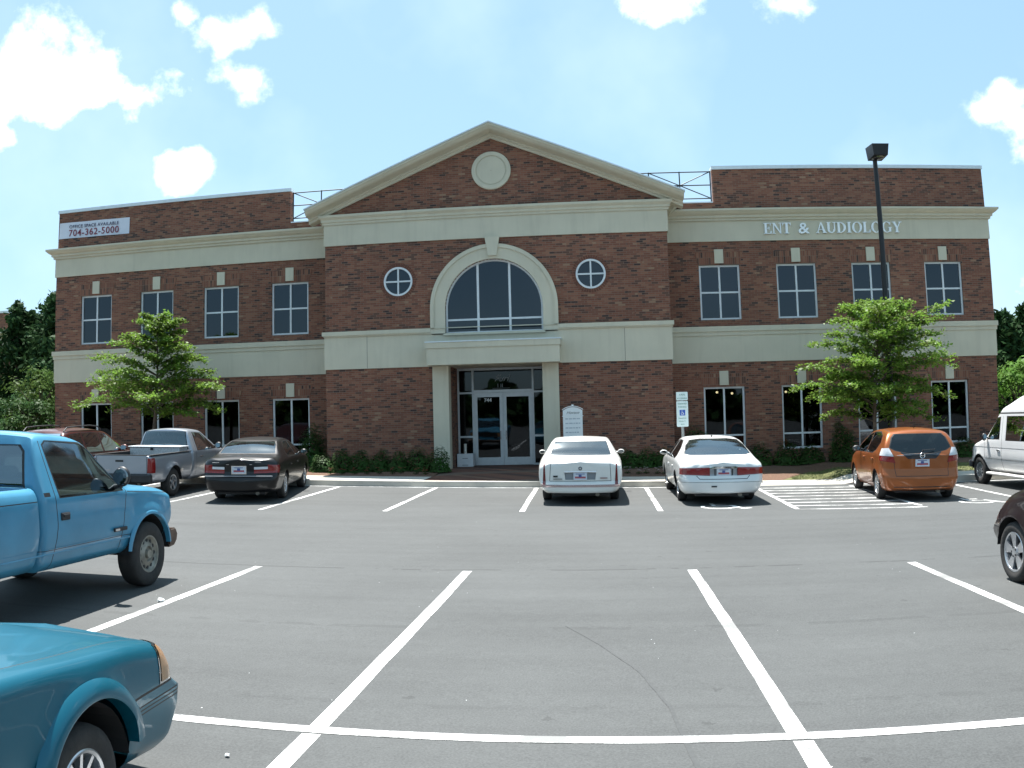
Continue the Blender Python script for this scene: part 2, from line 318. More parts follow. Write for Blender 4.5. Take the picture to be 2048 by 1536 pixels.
def lot(name, ss, ts, mat, dz, zf=gz):
    P = [[gw(s, t) for s in ss] for t in ts]
    V = [(x, y, zf(x, y) + dz) for row in P for x, y in row]; n = len(ss)
    F = [(j * n + i, j * n + i + 1, (j + 1) * n + i + 1, (j + 1) * n + i) for j in range(len(ts) - 1) for i in range(n - 1)]
    me = bpy.data.meshes.new(name); me.from_pydata(V, [], F); me.materials.append(mat); me.polygons.foreach_set('use_smooth', [True] * len(F))
    return tag(link(name, me), kind='structure')
lot('parking_lot', XS, TS, ASPH, 0)
sheet('ground', skl(-400, -60, 4) + skl(-50, 50, 10) + skl(60, 400, 4), skl(-300, -60, 4) + skl(-50, KY - .5, 6) + [0, 3] + skl(10, 400, 8), lambda x, y: gz(x, y) - .12, FIELD, kind='structure')
lines = MB()
def strip(x0, y0, x1, y1, w=.11, dz=.002, n=None, mb=lines, dash=None):
    L = math.hypot(x1 - x0, y1 - y0); n = n or max(2, int(L / .5)); dx, dy = (y1 - y0) / L * w / 2, -(x1 - x0) / L * w / 2
    V = []
    for i in range(n + 1):
        f = i / n; x = x0 + (x1 - x0) * f; y = y0 + (y1 - y0) * f; j = rng.uniform(-.004, .004)
        V += [(x - dx + j, y - dy, gz(x - dx, y - dy) + dz), (x + dx + j, y + dy, gz(x + dx, y + dy) + dz)]
    mb.add(V, [(2 * i, 2 * i + 1, 2 * i + 3, 2 * i + 2) for i in range(n)])
for k in range(-7, 11):
    s = k * 2.74 - 2.788
    strip(*gw(s, ROW), *gw(s, HL), w=.115); strip(*gw(s, HL - .05), *gw(s, HL - 5.6), w=.115)
strip(*gw(-24, HL + .02), *gw(28, HL + .02), w=.105, dz=.0035, n=100)
strip(*gw(-26, KY - .08), *gw(5.25, KY - .08), w=.11, n=60); strip(*gw(8.3, KY - .08), *gw(26, KY - .08), w=.11, n=30)
for a in [(-3.80, -4.45, -3.93, -9.70), (-1.14, -4.45, -1.25, -9.58), (1.508, -4.45, 1.544, -9.54), (4.348, -4.45, 4.301, -9.64), (7.134, -4.9, 7.008, -9.83), (12.3, -4.6, 12.05, -9.7), (-6.45, -4.45, -6.6, -9.7), (-9.2, -4.45, -9.32, -9.7), (-12, -4.45, -12.1, -9.7), (15.2, -4.6, 15.1, -9.7), (9.62, -4.9, 9.56, -9.8)]: strip(*a)
for y in (-5.15, -5.85, -6.55, -7.25, -7.95, -8.6, -9.2, -9.83): strip(7.05, y, 9.58, y - .06 - (.22 if y < -9 else .1), w=.10, dz=.0035)
def isa(cx, cy, sc=.55):
    n = 24; V = []
    for i in range(n + 1):
        a = R(150 + 250 * i / n)
        for r in (.36, .46): x = cx + sc * (r * math.cos(a)) * 1.5; y = cy + sc * (r * math.sin(a)) * 1.5; V.append((x, y, gz(x, y) + .002))
    lines.add(V, [(2 * i, 2 * i + 1, 2 * i + 3, 2 * i + 2) for i in range(n)])
    for a in ((-.1, .75, -.1, .1), (-.1, .12, .35, .12), (.33, .16, .55, -.5), (.53, -.46, .75, -.4), (-.1, .5, .25, .5)):
        strip(cx + a[0] * sc * 1.5, cy + a[1] * sc * 1.5, cx + a[2] * sc * 1.5, cy + a[3] * sc * 1.5, w=.09, dz=.0035, n=2)
isa(5.55, -9.05); isa(10.95, -9.45)
tag(lines.build('parking_lines', PAINT, recalc=False), kind='structure')
ck = MB(); pts = [(2.70, -18.9), (2.996, -19.549), (3.271, -20.329), (3.414, -21.099), (3.452, -21.734), (3.50, -22.6), (3.45, -24)]
V = []
for i in range(len(pts) - 1):
    for k in range(5):
        f = k / 5; x = pts[i][0] * (1 - f) + pts[i + 1][0] * f; y = pts[i][1] * (1 - f) + pts[i + 1][1] * f; w = .004 + .002 * rng.random() + .018 * i / 7
        jx = rng.uniform(-.004, .004); V += [(x - w + jx, y, gz(x, y) + .0025), (x + w + jx, y, gz(x, y) + .0025)]
ck.add(V, [(2 * i, 2 * i + 1, 2 * i + 3, 2 * i + 2) for i in range(len(V) // 2 - 1)])
tag(ck.build('tyre_mark', pm('rubber_mark', (.055, .058, .058), .8, var=.12, vscale=30), recalc=False), kind='structure')
# kerb, sidewalk, beds
def kh(x):  # kerb height: drops to a ramp by the hatched aisle
    return .15 * min(1, max(0, abs(x - 8.45) - 1.25) / .5) + .012
KS = skl(-60, -18, 6) + skl(-17, 17, 136) + skl(18, 60, 6)
kb = MB(); V = []
for s in KS:
    x, y = gw(s, KY); z = gz(x, y); h = kh(x); a = gw(s, KY + .02); b = gw(s, KY + .17)
    V += [(x, y, z - .05), (x, y, z + h - .015), (a[0], a[1], z + h), (b[0], b[1], z + h), (b[0], b[1], z - .1)]
for i in range(len(KS) - 1):
    for k in range(4): kb.f.append((i * 5 + k, (i + 1) * 5 + k, (i + 1) * 5 + k + 1, i * 5 + k + 1)); kb.m.append(0)
kb.v = V
tag(kb.build('kerb', CONC), kind='structure')
def ctop(x): x_, y_ = x, KY; return gz(x, y_) + kh(x)
def swz(x, y): return ctop(x) - .004 + .012 * max(0, y - KY - .17)
def mk(name, xs, tA, tB, zf, mat, n=6):
    return lot(name, xs, skl(tA, tB, n), mat, 0, zf)
s0 = -1.52 - GX
mk('sidewalk', [s for s in KS if s < s0] + [s0], KY + .17, KY + 1.38, swz, CONC)
s1 = 2.9 - GX
mk('sidewalk', [s1] + [s for s in KS if s > s1], KY + .17, KY + 1.38, swz, CONC)
FLOOR = .088
def pvz(x, y):
    f = min(1, max(0, (y + 4.1) / 3.6)); return swz(x, -4.1) * (1 - f) + FLOOR * f
PAVE = brickmat('brick_paver', dark=.62)
sheet('brick_paving', skl(-1.52, 2.9, 12), skl(KY + .16, 1.75, 16), pvz, PAVE, kind='structure')
def wbase(x): return FLOOR if abs(x) < 5.57 else (.5 * ctop(x) + .10)
def bedz(x, y):
    y1 = 1.5 if abs(x) > 5.57 else 0
    f = min(1, max(0, (y - (KY + 1.38)) / (y1 - KY - 1.38))); a = swz(x, KY + 1.38) - .02
    return a * (1 - f) + wbase(x) * f + .05 * math.sin(f * 3.14) * (1 + .4 * math.sin(x * 1.7))
sheet('mulch_bed', skl(-40, -18, 6) + skl(-17, -1.55, 40), skl(KY + 1.36, 1.6, 16), bedz, MULCH, kind='structure')
sheet('mulch_bed', skl(2.93, 17, 40) + skl(18, 40, 6), skl(KY + 1.36, 1.6, 16), bedz, MULCH, kind='structure')
# lawn patch on the right
gx0 = []
lw = MB(); xs = skl(8.3, 22, 50)
V = []
for x in xs:
    yb = KY + 1.40; yt = -1.35 + .35 * math.sin(x * 1.1) + .2 * math.sin(x * 2.7); w = min(1, max(0, (x - 8.3) / 1.1)); yt = yb + (yt - yb) * w
    for k in range(6): y = yb + (yt - yb) * k / 5; V.append((x, y, bedz(x, y) + .012))
lw.add(V, [(i * 6 + k, (i + 1) * 6 + k, (i + 1) * 6 + k + 1, i * 6 + k + 1) for i in range(50) for k in range(5)])
tag(lw.build('lawn', GRASSM, recalc=False), kind='structure')
gb = MB(); r2 = random.Random(3)
for i in range(9000):
    x = r2.uniform(8.6, 21); yb = KY + 1.42; yt = (-1.35 + .35 * math.sin(x * 1.1) + .2 * math.sin(x * 2.7)); w = min(1, max(0, (x - 8.3) / 1.1)); yt = yb + (yt - yb) * w
    y = r2.uniform(yb, yt); z = bedz(x, y); h = r2.uniform(.03, .08); a = r2.uniform(0, 6.3); dx = .006 * math.cos(a); dy = .006 * math.sin(a); l = r2.uniform(-.03, .03)
    gb.add([(x - dx, y - dy, z), (x + dx, y + dy, z), (x + l, y + l * .7, z + h)], [(0, 1, 2)], i % 3)
tag(gb.build('lawn_grass', [pm('grass_a', (.13, .17, .04), .7, var=.2), pm('grass_b', (.20, .20, .07), .7, var=.2), pm('grass_c', (.09, .14, .035), .7, var=.2)], recalc=False), 'short patchy lawn grass on the planting bed right of the ramp', 'grass', kind='stuff')
# ------------------------------------------------------------------ office building
B = empty('office_building', (0, 0, 0), 'two-storey red brick office building with cream trim and a central gabled entrance bay', 'building')
WY, XC, XW = 1.4533, 5.57, 17.08
WINX = [-15.913, -13.294, -10.674, -8.035, 6.724, 9.348, 11.970, 14.594]; WW = 1.373
U0, U1, L0, L1 = 4.7296, 6.5683, .39, 2.5056
# wing front walls, side walls, parapets
for sx, xs in ((-1, WINX[:4]), (1, WINX[4:])):
    a, b = (-XW, -XC) if sx < 0 else (XC, XW)
    plate2d('wall', [rect(a, b, -.7, 3.31)] + [rect(x, x + WW, L0, L1) for x in xs], WY, WY + .3, BRICK, B)
    plate2d('wall', [rect(a, b, 4.42, 7.36)] + [rect(x, x + WW, U0, U1) for x in xs], WY, WY + .3, BRICK, B)
    m = MB(); xo = -XW if sx < 0 else XW - .3
    m.box(xo, xo + .3, WY + .3, 22, -.9, 8.1); m.build('side_wall', BRICK, B)
    # belt course
    m = MB(); e = .09
    x0, x1 = (a - .03, b) if sx < 0 else (a, b + .03)
    m.box(x0, x1, WY - .03, WY + .28, 3.31, 4.20)
    x0, x1 = (a - .06, b) if sx < 0 else (a, b + .06)
    m.box(x0, x1, WY - .06, WY + .28, 4.20, 4.33)
    x0, x1 = (a - e, b) if sx < 0 else (a, b + e)
    m.box(x0, x1, WY - .10, WY + .28, 4.33, 4.50)
    xs_ = (-XW - .03, -XW) if sx < 0 else (XW, XW + .03); m.box(xs_[0], xs_[1], WY + .29, 22, 3.31, 4.45)
    m.build('belt_course', TRIM, B)
    m = MB(); x0, x1 = (a - .04, b) if sx < 0 else (a, b + .04)
    m.box(x0, x1, WY - .04, WY + .28, 7.36, 8.06); m.box(xs_[0], xs_[1], WY + .29, 22, 7.36, 8.06); m.build('frieze', TRIM, B)
    # stepped cornice
    m = MB()
    prof = [(.04, 8.06), (.10, 8.06), (.10, 8.13), (.16, 8.15), (.16, 8.22), (.24, 8.27), (.31, 8.34), (.33, 8.36), (.33, 8.42), (.02, 8.46)]
    n = len(prof); x_in = b if sx < 0 else a
    V = [(x_in, WY - p, z) for p, z in prof] + [((a - p) if sx < 0 else (b + p), WY - p, z) for p, z in prof] + [((a - p) if sx < 0 else (b + p), 22, z) for p, z in prof]
    m.add(V, [(k * n + i, k * n + i + 1, (k + 1) * n + i + 1, (k + 1) * n + i) for k in range(2) for i in range(n - 1)]); m.build('cornice', TRIM, B)
    # parapet
    m = MB(); pa, pb = (-XW + .03, -7.35) if sx < 0 else (7.35, XW - .03)
    m.box(pa, pb, WY, WY + .3, 8.40, 9.86); m.box(*((-7.352, -4.6) if sx < 0 else (4.6, 7.352)), WY + .003, WY + .3, 8.40, 8.70)
    xo = pa if sx < 0 else pb - .3; m.box(xo, xo + .3, WY + .3, 9, 8.40, 9.86)
    pass
    m.build('parapet', BRICK, B)
    m = MB(); m.box(pa - .03, pb + .03, WY - .04, WY + .34, 9.86, 9.98)
    xo = pa - .03 if sx < 0 else pb - .33; m.box(xo, xo + .36, WY + .34, 9, 9.86, 9.98)
    m.box(*((-7.32, -4.6) if sx < 0 else (4.6, 7.32)), WY - .03, WY + .34, 8.70, 8.74)
    m.build('coping', METALT, B)
    # roof and interior slabs
m = MB(); m.box(-XW + .31, XW - .31, WY + .31, 21.7, 8.0, 8.35); m.build('flat_roof', pm('roof_membrane', (.35, .35, .34), .9, var=.1), B)
m = MB(); m.box(-XW, XW, 21.7, 22, -.9, 8.4); m.build('rear_wall', BRICK, B)
IN = pm('interior_dark', (.06, .065, .06), .9, var=.3)
m = MB(); m.box(-XW + .31, XW - .31, WY + .32, 21.6, 3.4, 3.9); m.box(-XW + .31, XW - .31, 7.5, 7.6, .1, 3.38); m.box(-XW + .31, XW - .31, 6.5, 6.6, 3.92, 7.98); m.box(-XW + .31, XW - .31, WY + .4, 21.6, -.05, .08)
m.build('interior', IN, B)
# windows
def window(x, z0, z1, y, up):
    m = MB(); w = .062; d = .09
    m.box(x, x + w, y, y + d, z0, z1); m.box(x + WW - w, x + WW, y, y + d, z0, z1)
    m.box(x + w, x + WW - w, y + .002, y + d - .002, z1 - w, z1); m.box(x + w, x + WW - w, y + .002, y + d - .002, z0, z0 + w)
    zt = (z0 + z1) / 2 if up else .90
    xm = x + WW / 2; m.box(xm - .03, xm + .03, y + .008, y + d - .01, z0 + w, z1 - w)
    m.box(x + w, xm - .03, y + .012, y + d - .014, zt - .028, zt + .028); m.box(xm + .03, x + WW - w, y + .012, y + d - .014, zt - .028, zt + .028)
    f = m.build('window', WHITEF, B)
    g = MB(); g.box(x + w - .01, x + WW - w + .01, y + .045, y + .052, z0 + w - .01, z1 - w + .01)
    g.build('pane', PANE_U if up else PANE_L, f)
    s = MB(); s.box(x - .02, x + WW + .02, y - .075, y + .0, z0 - .07, z0 - .002); s.build('sill', SOLD, f)
def arch_trim(x, z):
    cx = x + WW / 2
    m = MB(); m.prism([(cx - .15, z + .05), (cx + .15, z + .05), (cx + .15, z + .52), (cx - .15, z + .52)], 'y', WY - .05, WY + .02); m.build('keystone', TRIM, B)
    m = MB()
    m.prism([(cx - WW / 2 - .02, z + .004), (cx - .152, z + .004), (cx - .152, z + .43), (cx - WW / 2 - .14, z + .43)], 'y', WY - .014, WY + .01)
    m.prism([(cx + .152, z + .004), (cx + WW / 2 + .02, z + .004), (cx + WW / 2 + .14, z + .43), (cx + .152, z + .43)], 'y', WY - .014, WY + .01)
    m.build('jack_arch', SOLD, B)
for x in WINX:
    window(x, U0, U1, WY + .07, True); window(x, L0, L1, WY + .07, False); arch_trim(x, U1); arch_trim(x, L1)
# centre bay
AR, AI, AZ = 2.04, 1.56, 5.187
plate2d('wall', [[(-XC, 4.45), (-AI, 4.45), (-AI, AZ)] + circ(0, AZ, AI, 40, 180, 0)[1:-1] + [(AI, AZ), (AI, 4.45), (XC, 4.45), (XC, 7.44), (-XC, 7.44)], circ(-3.1, 6.15, .475), circ(3.1, 6.15, .475)], 0, .3, BRICK, B)
for a, b in ((-XC, -2.0), (2.0, XC)):
    m = MB(); m.box(a, b, 0, .3, -.3, 3.36); m.build('wall', BRICK, B)
for sx in (-1, 1): m = MB(); m.box(*sorted((sx * XC, sx * (XC - .3))), .3, WY + .2, -.3, 8.5); m.build('side_wall', BRICK, B)
m = MB()
for sx in (-1, 1):
    m.box(*sorted((sx * XC - sx * .003, sx * 2.0)), -.03, .28, 3.36, 4.41); m.box(*sorted((sx * (XC + .04), sx * AI)), -.075, .27, 4.41, 4.45); m.box(*sorted((sx * (XC + .09), sx * (AR - .002))), -.11, .26, 4.45, 4.58)
    m.box(*sorted((sx * (XC + .03), sx * (XC - .003))), -.03, WY - .11, 3.36, 4.41); m.box(*sorted((sx * (XC + .09), sx * (XC - .003))), .262, WY - .11, 4.41, 4.58)
m.box(-2.0, 2.0, -.028, .28, 3.40, 4.37)
m.build('belt_course', TRIM, B)
for x in (-4.15, 4.10): m = MB(); m.box(x - .008, x + .008, -.0325, -.029, 3.37, 4.40); m.build('control_joint', pm('joint_seal', (.22, .21, .18), .8, var=.1), B)
m = MB(); m.box(-XC - .04, XC + .04, -.04, .28, 7.44, 8.14)
for sx in (-1, 1): m.box(*sorted((sx * (XC + .04), sx * XC)), .283, WY, 7.44, 8.14)
m.build('frieze', TRIM, B)
m = MB(); prof = [(.04, 8.14), (.08, 8.14), (.08, 8.21), (.12, 8.23), (.12, 8.30), (.17, 8.35), (.20, 8.38), (.20, 8.455), (-.01, 8.50)]; n = len(prof)
V = [(-XC - p, WY + .3, z) for p, z in prof] + [(-XC - p, -p, z) for p, z in prof] + [(XC + p, -p, z) for p, z in prof] + [(XC + p, WY + .3, z) for p, z in prof]
m.add(V, [(k * n + i, k * n + i + 1, (k + 1) * n + i + 1, (k + 1) * n + i) for k in range(3) for i in range(n - 1)]); m.build('cornice', TRIM, B)
# pediment
SLP = .4167; AP = 10.767
plate2d('pediment_wall', [[(-XC, 8.45), (XC, 8.45), (XC, AP - SLP * XC + .03), (0, AP + .03), (-XC, AP - SLP * XC + .03)]], 0, .3, BRICK, B)
m = MB(); prof = [(.3, 0), (0, 0), (-.07, .0), (-.07, .07), (-.13, .10), (-.13, .16), (-.40, .20), (-.47, .24), (-.52, .31), (-.54, .31), (-.54, .385), (.3, .385)]; n = len(prof)
XT = 6.12
for sx in (-1, 1):
    V = [(0, y, AP + z) for y, z in prof] + [(sx * XT, y, AP + z - SLP * XT) for y, z in prof]
    m.add(V, [(i, (i + 1) % n, n + (i + 1) % n, n + i) for i in range(n)] + [tuple(range(n, 2 * n))])
m.build('raking_cornice', TRIM, B)
m = MB()
for sx in (-1, 1):
    m.prism([(0, AP + .387), (sx * (XT + .03), AP + .387 - SLP * (XT + .03)), (sx * (XT + .03), AP + .43 - SLP * (XT + .03)), (0, AP + .43)], 'y', -.57, 9)
m.build('gable_roof', METALT, B)
for sx in (-1, 1): m = MB(); m.prism([(sx * XT, AP + .38 - SLP * XT), (sx * (XC + .03), AP + .38 - SLP * (XC + .03)), (sx * (XC + .03), AP - .02 - SLP * XT), (sx * (XC + .2), AP - .02 - SLP * XT)], 'y', .32, 9); m.build('eave', TRIM, B)
m = MB(); m.lathe([(-.05, 0.01), (-.05, .46), (-.035, .465), (-.035, .50), (-.065, .505), (-.065, .62), (-.05, .64), (.02, .64)], 'y', (0.01, 0, 9.67), 64); m.build('medallion', TRIM, B, smooth=30)
# round windows
for sx in (-1, 1):
    c = (sx * 3.1, 0, 6.15)
    m = MB(); m.lathe([(.0, .475), (-.01, .475), (-.01, .415), (.05, .415)], 'y', c, 48); m.box(c[0] - .025, c[0] + .025, .005, .05, 6.15 - .415, 6.15 + .415); m.box(c[0] - .415, c[0] - .025, .007, .048, 6.15 - .025, 6.15 + .025); m.box(c[0] + .025, c[0] + .415, .007, .048, 6.15 - .025, 6.15 + .025)
    f = m.build('round_window', WHITEF, B)
    g = MB(); g.lathe([(.055, .001), (.055, .42), (.062, .42), (.062, .001)], 'y', c, 48); g.build('pane', PANE_U, f)
    s = MB()
    for i in range(44):
        a = 2 * math.pi * (i + .5) / 44; r0, r1, w = .482, .60, .026
        ca, sa = math.cos(a), math.sin(a)
        q = [(c[0] + r * ca - k * w * sa * (r / .5), c[2] + r * sa + k * w * ca * (r / .5)) for r, k in ((r0, -1), (r1, -1), (r1, 1), (r0, 1))]
        s.prism(q, 'y', -.006, .01)
    s.build('brick_surround', pm('surround_brick', (.13, .052, .034), .9, var=.35, vscale=9), f)
# big arched window
def archloop(r, x, z0): return [(-x, z0)] + [(-x, AZ)] * (x != r and 1 or 0) + circ(0, AZ, r, 48, 180, 0) + [(x, z0)]
plate2d('arch_surround', [archloop(AR, AR, 4.40), archloop(AI, AI, 4.38)], -.09, .12, TRIM, B)
plate2d('arch_surround', [archloop(AR, AR, 4.584)[:], archloop(AR - .12, AR - .12, 4.56)], -.125, -.0905, TRIM, B)
f = plate2d('arched_window', [archloop(AI - .003, AI - .003, 4.385), [(-1.5, 4.45), (-.545, 4.45), (-.545, 4.80), (-1.5, 4.80)], [(-.475, 4.45), (.475, 4.45), (.475, 4.80), (-.475, 4.80)], [(.545, 4.45), (1.5, 4.45), (1.5, 4.80), (.545, 4.80)],
   [(-1.5, 4.86), (-1.5, AZ)] + [p for p in circ(0, AZ, 1.5, 48, 180, 0) if p[0] < -.545][1:] + [(-.545, AZ + math.sqrt(1.5 ** 2 - .545 ** 2)), (-.545, 4.86)],
   [(-.475, 4.86)] + [(-.475, AZ + math.sqrt(1.5 ** 2 - .475 ** 2))] + [p for p in circ(0, AZ, 1.5, 48, 180, 0) if abs(p[0]) < .47] + [(.475, AZ + math.sqrt(1.5 ** 2 - .475 ** 2)), (.475, 4.86)],
   [(.545, 4.86), (.545, AZ + math.sqrt(1.5 ** 2 - .545 ** 2))] + [p for p in circ(0, AZ, 1.5, 48, 180, 0) if p[0] > .545][:-1] + [(1.5, AZ), (1.5, 4.86)]], .08, .16, WHITEF, B)
plate2d('pane', [archloop(AI - .03, AI - .03, 4.40)], .115, .122, PANE_U, f)
m = MB(); m.prism([(-.135, 6.83), (.135, 6.83), (.235, 7.445), (-.235, 7.445)], 'y', -.17, -.05); m.build('keystone', TRIM, B)
m = MB(); m.box(-1.62, 1.62, -.14, .10, 4.33, 4.385); m.build('window_sill', TRIM, B)
# entrance: canopy, pilasters, recess, storefront
CY0 = -.70
m = MB(); m.box(-2.07, 2.07, CY0 + .03, -.035, 3.36, 3.88); m.box(-2.10, 2.10, CY0, -.035, 3.882, 4.06); m.build('canopy', TRIM, B)
m = MB(); m.box(-2.12, 2.12, CY0 - .02, -.035, 4.062, 4.10); m.build('canopy_flashing', METALT, B)
for sx in (-1, 1):
    m = MB(); m.box(*sorted((sx * 2.0, sx * 1.49)), -.10, .35, FLOOR - .02, 3.362); m.box(*sorted((sx * 1.60, sx * 1.585)), -.106, -.098, FLOOR, 3.36); m.box(*sorted((sx * 1.90, sx * 1.885)), -.106, -.098, FLOOR, 3.36); m.build('pilaster', TRIM, B)
    m = MB(); m.box(*sorted((sx * 1.49 + sx * .004, sx * 1.60)), .352, 1.7, FLOOR - .02, 3.362); m.build('recess_wall', BRICK, B)
m = MB(); m.box(-1.59, 1.59, -.03, 1.7, 3.364, 3.40); m.build('soffit', TRIM, B)
SF = 1.6
DX0, DX1 = -.93, 1.03
fr = MB(); w = .06
def vbar(x, z0, z1, ww=.06, y0=SF, y1=SF + .1): fr.box(x - ww / 2, x + ww / 2, y0, y1, z0, z1)
vbar(-1.455, FLOOR, 3.36); vbar(1.455, FLOOR, 3.36); vbar(DX0 - .03, FLOOR, 3.30); vbar(DX1 + .03, FLOOR, 3.30)
fr.box(-1.425, 1.425, SF + .002, SF + .098, 3.28, 3.36); fr.box(DX0, DX1, SF + .002, SF + .098, 2.53, 2.62)
for a, b in ((-1.425, DX0 - .06), (DX1 + .06, 1.425)):
    for z in (2.53, 1.06, FLOOR + .03): fr.box(a, b, SF + .004, SF + .096, z - .03, z + .03)
st = fr.build('storefront_frame', ALU, B)
g = MB(); g.box(-1.43, 1.43, SF + .05, SF + .056, 2.6, 3.30); g.box(-1.43, DX0 - .05, SF + .05, SF + .056, FLOOR, 2.56); g.box(DX1 + .05, 1.43, SF + .05, SF + .056, FLOOR, 2.56); g.build('pane', PANE_L, st)
xm = (DX0 + DX1) / 2
for a, b, hx in ((DX0 + .004, xm - .004, xm - .09), (xm + .004, DX1 - .004, xm + .09)):
    m = MB(); m.box(a, a + .11, SF + .01, SF + .06, FLOOR + .01, 2.525); m.box(b - .11, b, SF + .01, SF + .06, FLOOR + .01, 2.525); m.box(a + .11, b - .11, SF + .012, SF + .058, FLOOR + .01, FLOOR + .27); m.box(a + .11, b - .11, SF + .012, SF + .058, 2.38, 2.525)
    d = m.build('glass_door', ALU, B)
    g = MB(); g.box(a + .10, b - .10, SF + .03, SF + .036, FLOOR + .26, 2.39); g.build('pane', PANE_L, d)
    h = MB(); h.tube((hx, SF - .06, .95), (hx, SF - .06, 1.25), .014); h.tube((hx, SF - .06, .98), (hx, SF + .02, .98), .01); h.tube((hx, SF - .06, 1.22), (hx, SF + .02, 1.22), .01); h.build('handle', CHROME, d, smooth=40)
    if hx < xm: text_obj('street_number', '744', .17, WHITEP, d, ((a + b) / 2 - .02, SF + .025, 2.22), ext=.001, bold=.004)
GLET = pm('etched_lettering', (.30, .33, .35), .6, var=.1)
text_obj('transom_lettering', 'Furl', .30, GLET, st, (.0, SF + .045, 2.90), shear=.5, ext=.001)
m = MB(); m.box(-.12, -.10, SF + .04, SF + .046, 2.70, 2.82); m.box(-.02, .0, SF + .04, SF + .046, 2.70, 2.82); m.box(.03, .05, SF + .04, SF + .046, 2.70, 2.82); m.box(-.3, .3, SF + .04, SF + .046, 2.665, 2.675); m.build('small_lettering', GLET, st)
# ceiling lamps seen lit behind the right ground floor windows
LAMPM = pm('warm_lamp', (1, .8, .5), .5, emit=((1, .68, .38), 14))
for x, z in ((7.40, 2.36), (7.93, 2.31), (9.85, 2.31), (11.6, 2.3), (-4.9, 2.0), (-9.2, 2.2)):
    m = MB(); m.ell((x, 3.0, z), (.045, .045, .04), 10, 6); m.tube((x, 3, z + .03), (x, 3, 3.4), .008, mi=1); m.build('ceiling_lamp', [LAMPM, BLACKM], B, smooth=40)
# roof rails between parapets and gable
for sx in (-1, 1):
    t = MB(); X = [7.30, 6.25, 5.2]; Y = 1.62; r = .022
    for x in X: t.tube((sx * x, Y, 8.72), (sx * x, Y, 9.86), r)
    for z in (9.84, 9.37, 8.9): t.tube((sx * 7.3, Y, z), (sx * 4.3, Y, z), r * .9)
    t.tube((sx * 7.3, Y, 9.84), (sx * 5.2, Y, 8.9), r * .8); t.tube((sx * 7.3, Y, 8.9), (sx * 5.2, Y, 9.84), r * .8)
    t.build('roof_railing', BLACKM, B, smooth=40)
# ------------------------------------------------------------------ signs on the building
t = empty('banner', (-15.42, WY, 9.15), 'white banner reading OFFICE SPACE AVAILABLE 704-362-5000 on the left parapet', 'sign')
m = MB(); V = []; N = 14
for i in range(N + 1):
    x = -1.58 + 3.16 * i / N
    for z in (-.31, .31): V.append((x, -.02 - .012 * math.sin(i * .9), z))
m.add(V, [(2 * i, 2 * i + 2, 2 * i + 3, 2 * i + 1) for i in range(N)]); m.box(-1.57, 1.57, -.012, -.001, -.30, .30); m.build('panel', pm('banner_vinyl', (.62, .64, .72), .55, var=.05, vscale=3), t)
text_obj('lettering', 'OFFICE SPACE AVAILABLE', .175, pm('banner_ink_dark', (.05, .04, .09), .6, var=.1), t, (.0, -.040, .075), ext=.003, spacing=1.12, bold=.0015)
text_obj('lettering', '704-362-5000', .36, pm('banner_ink', (.20, .03, .055), .6, var=.1), t, (.0, -.040, -.235), ext=.003, spacing=1.12, bold=.003)
t.rotation_euler = (0, R(.6), 0)
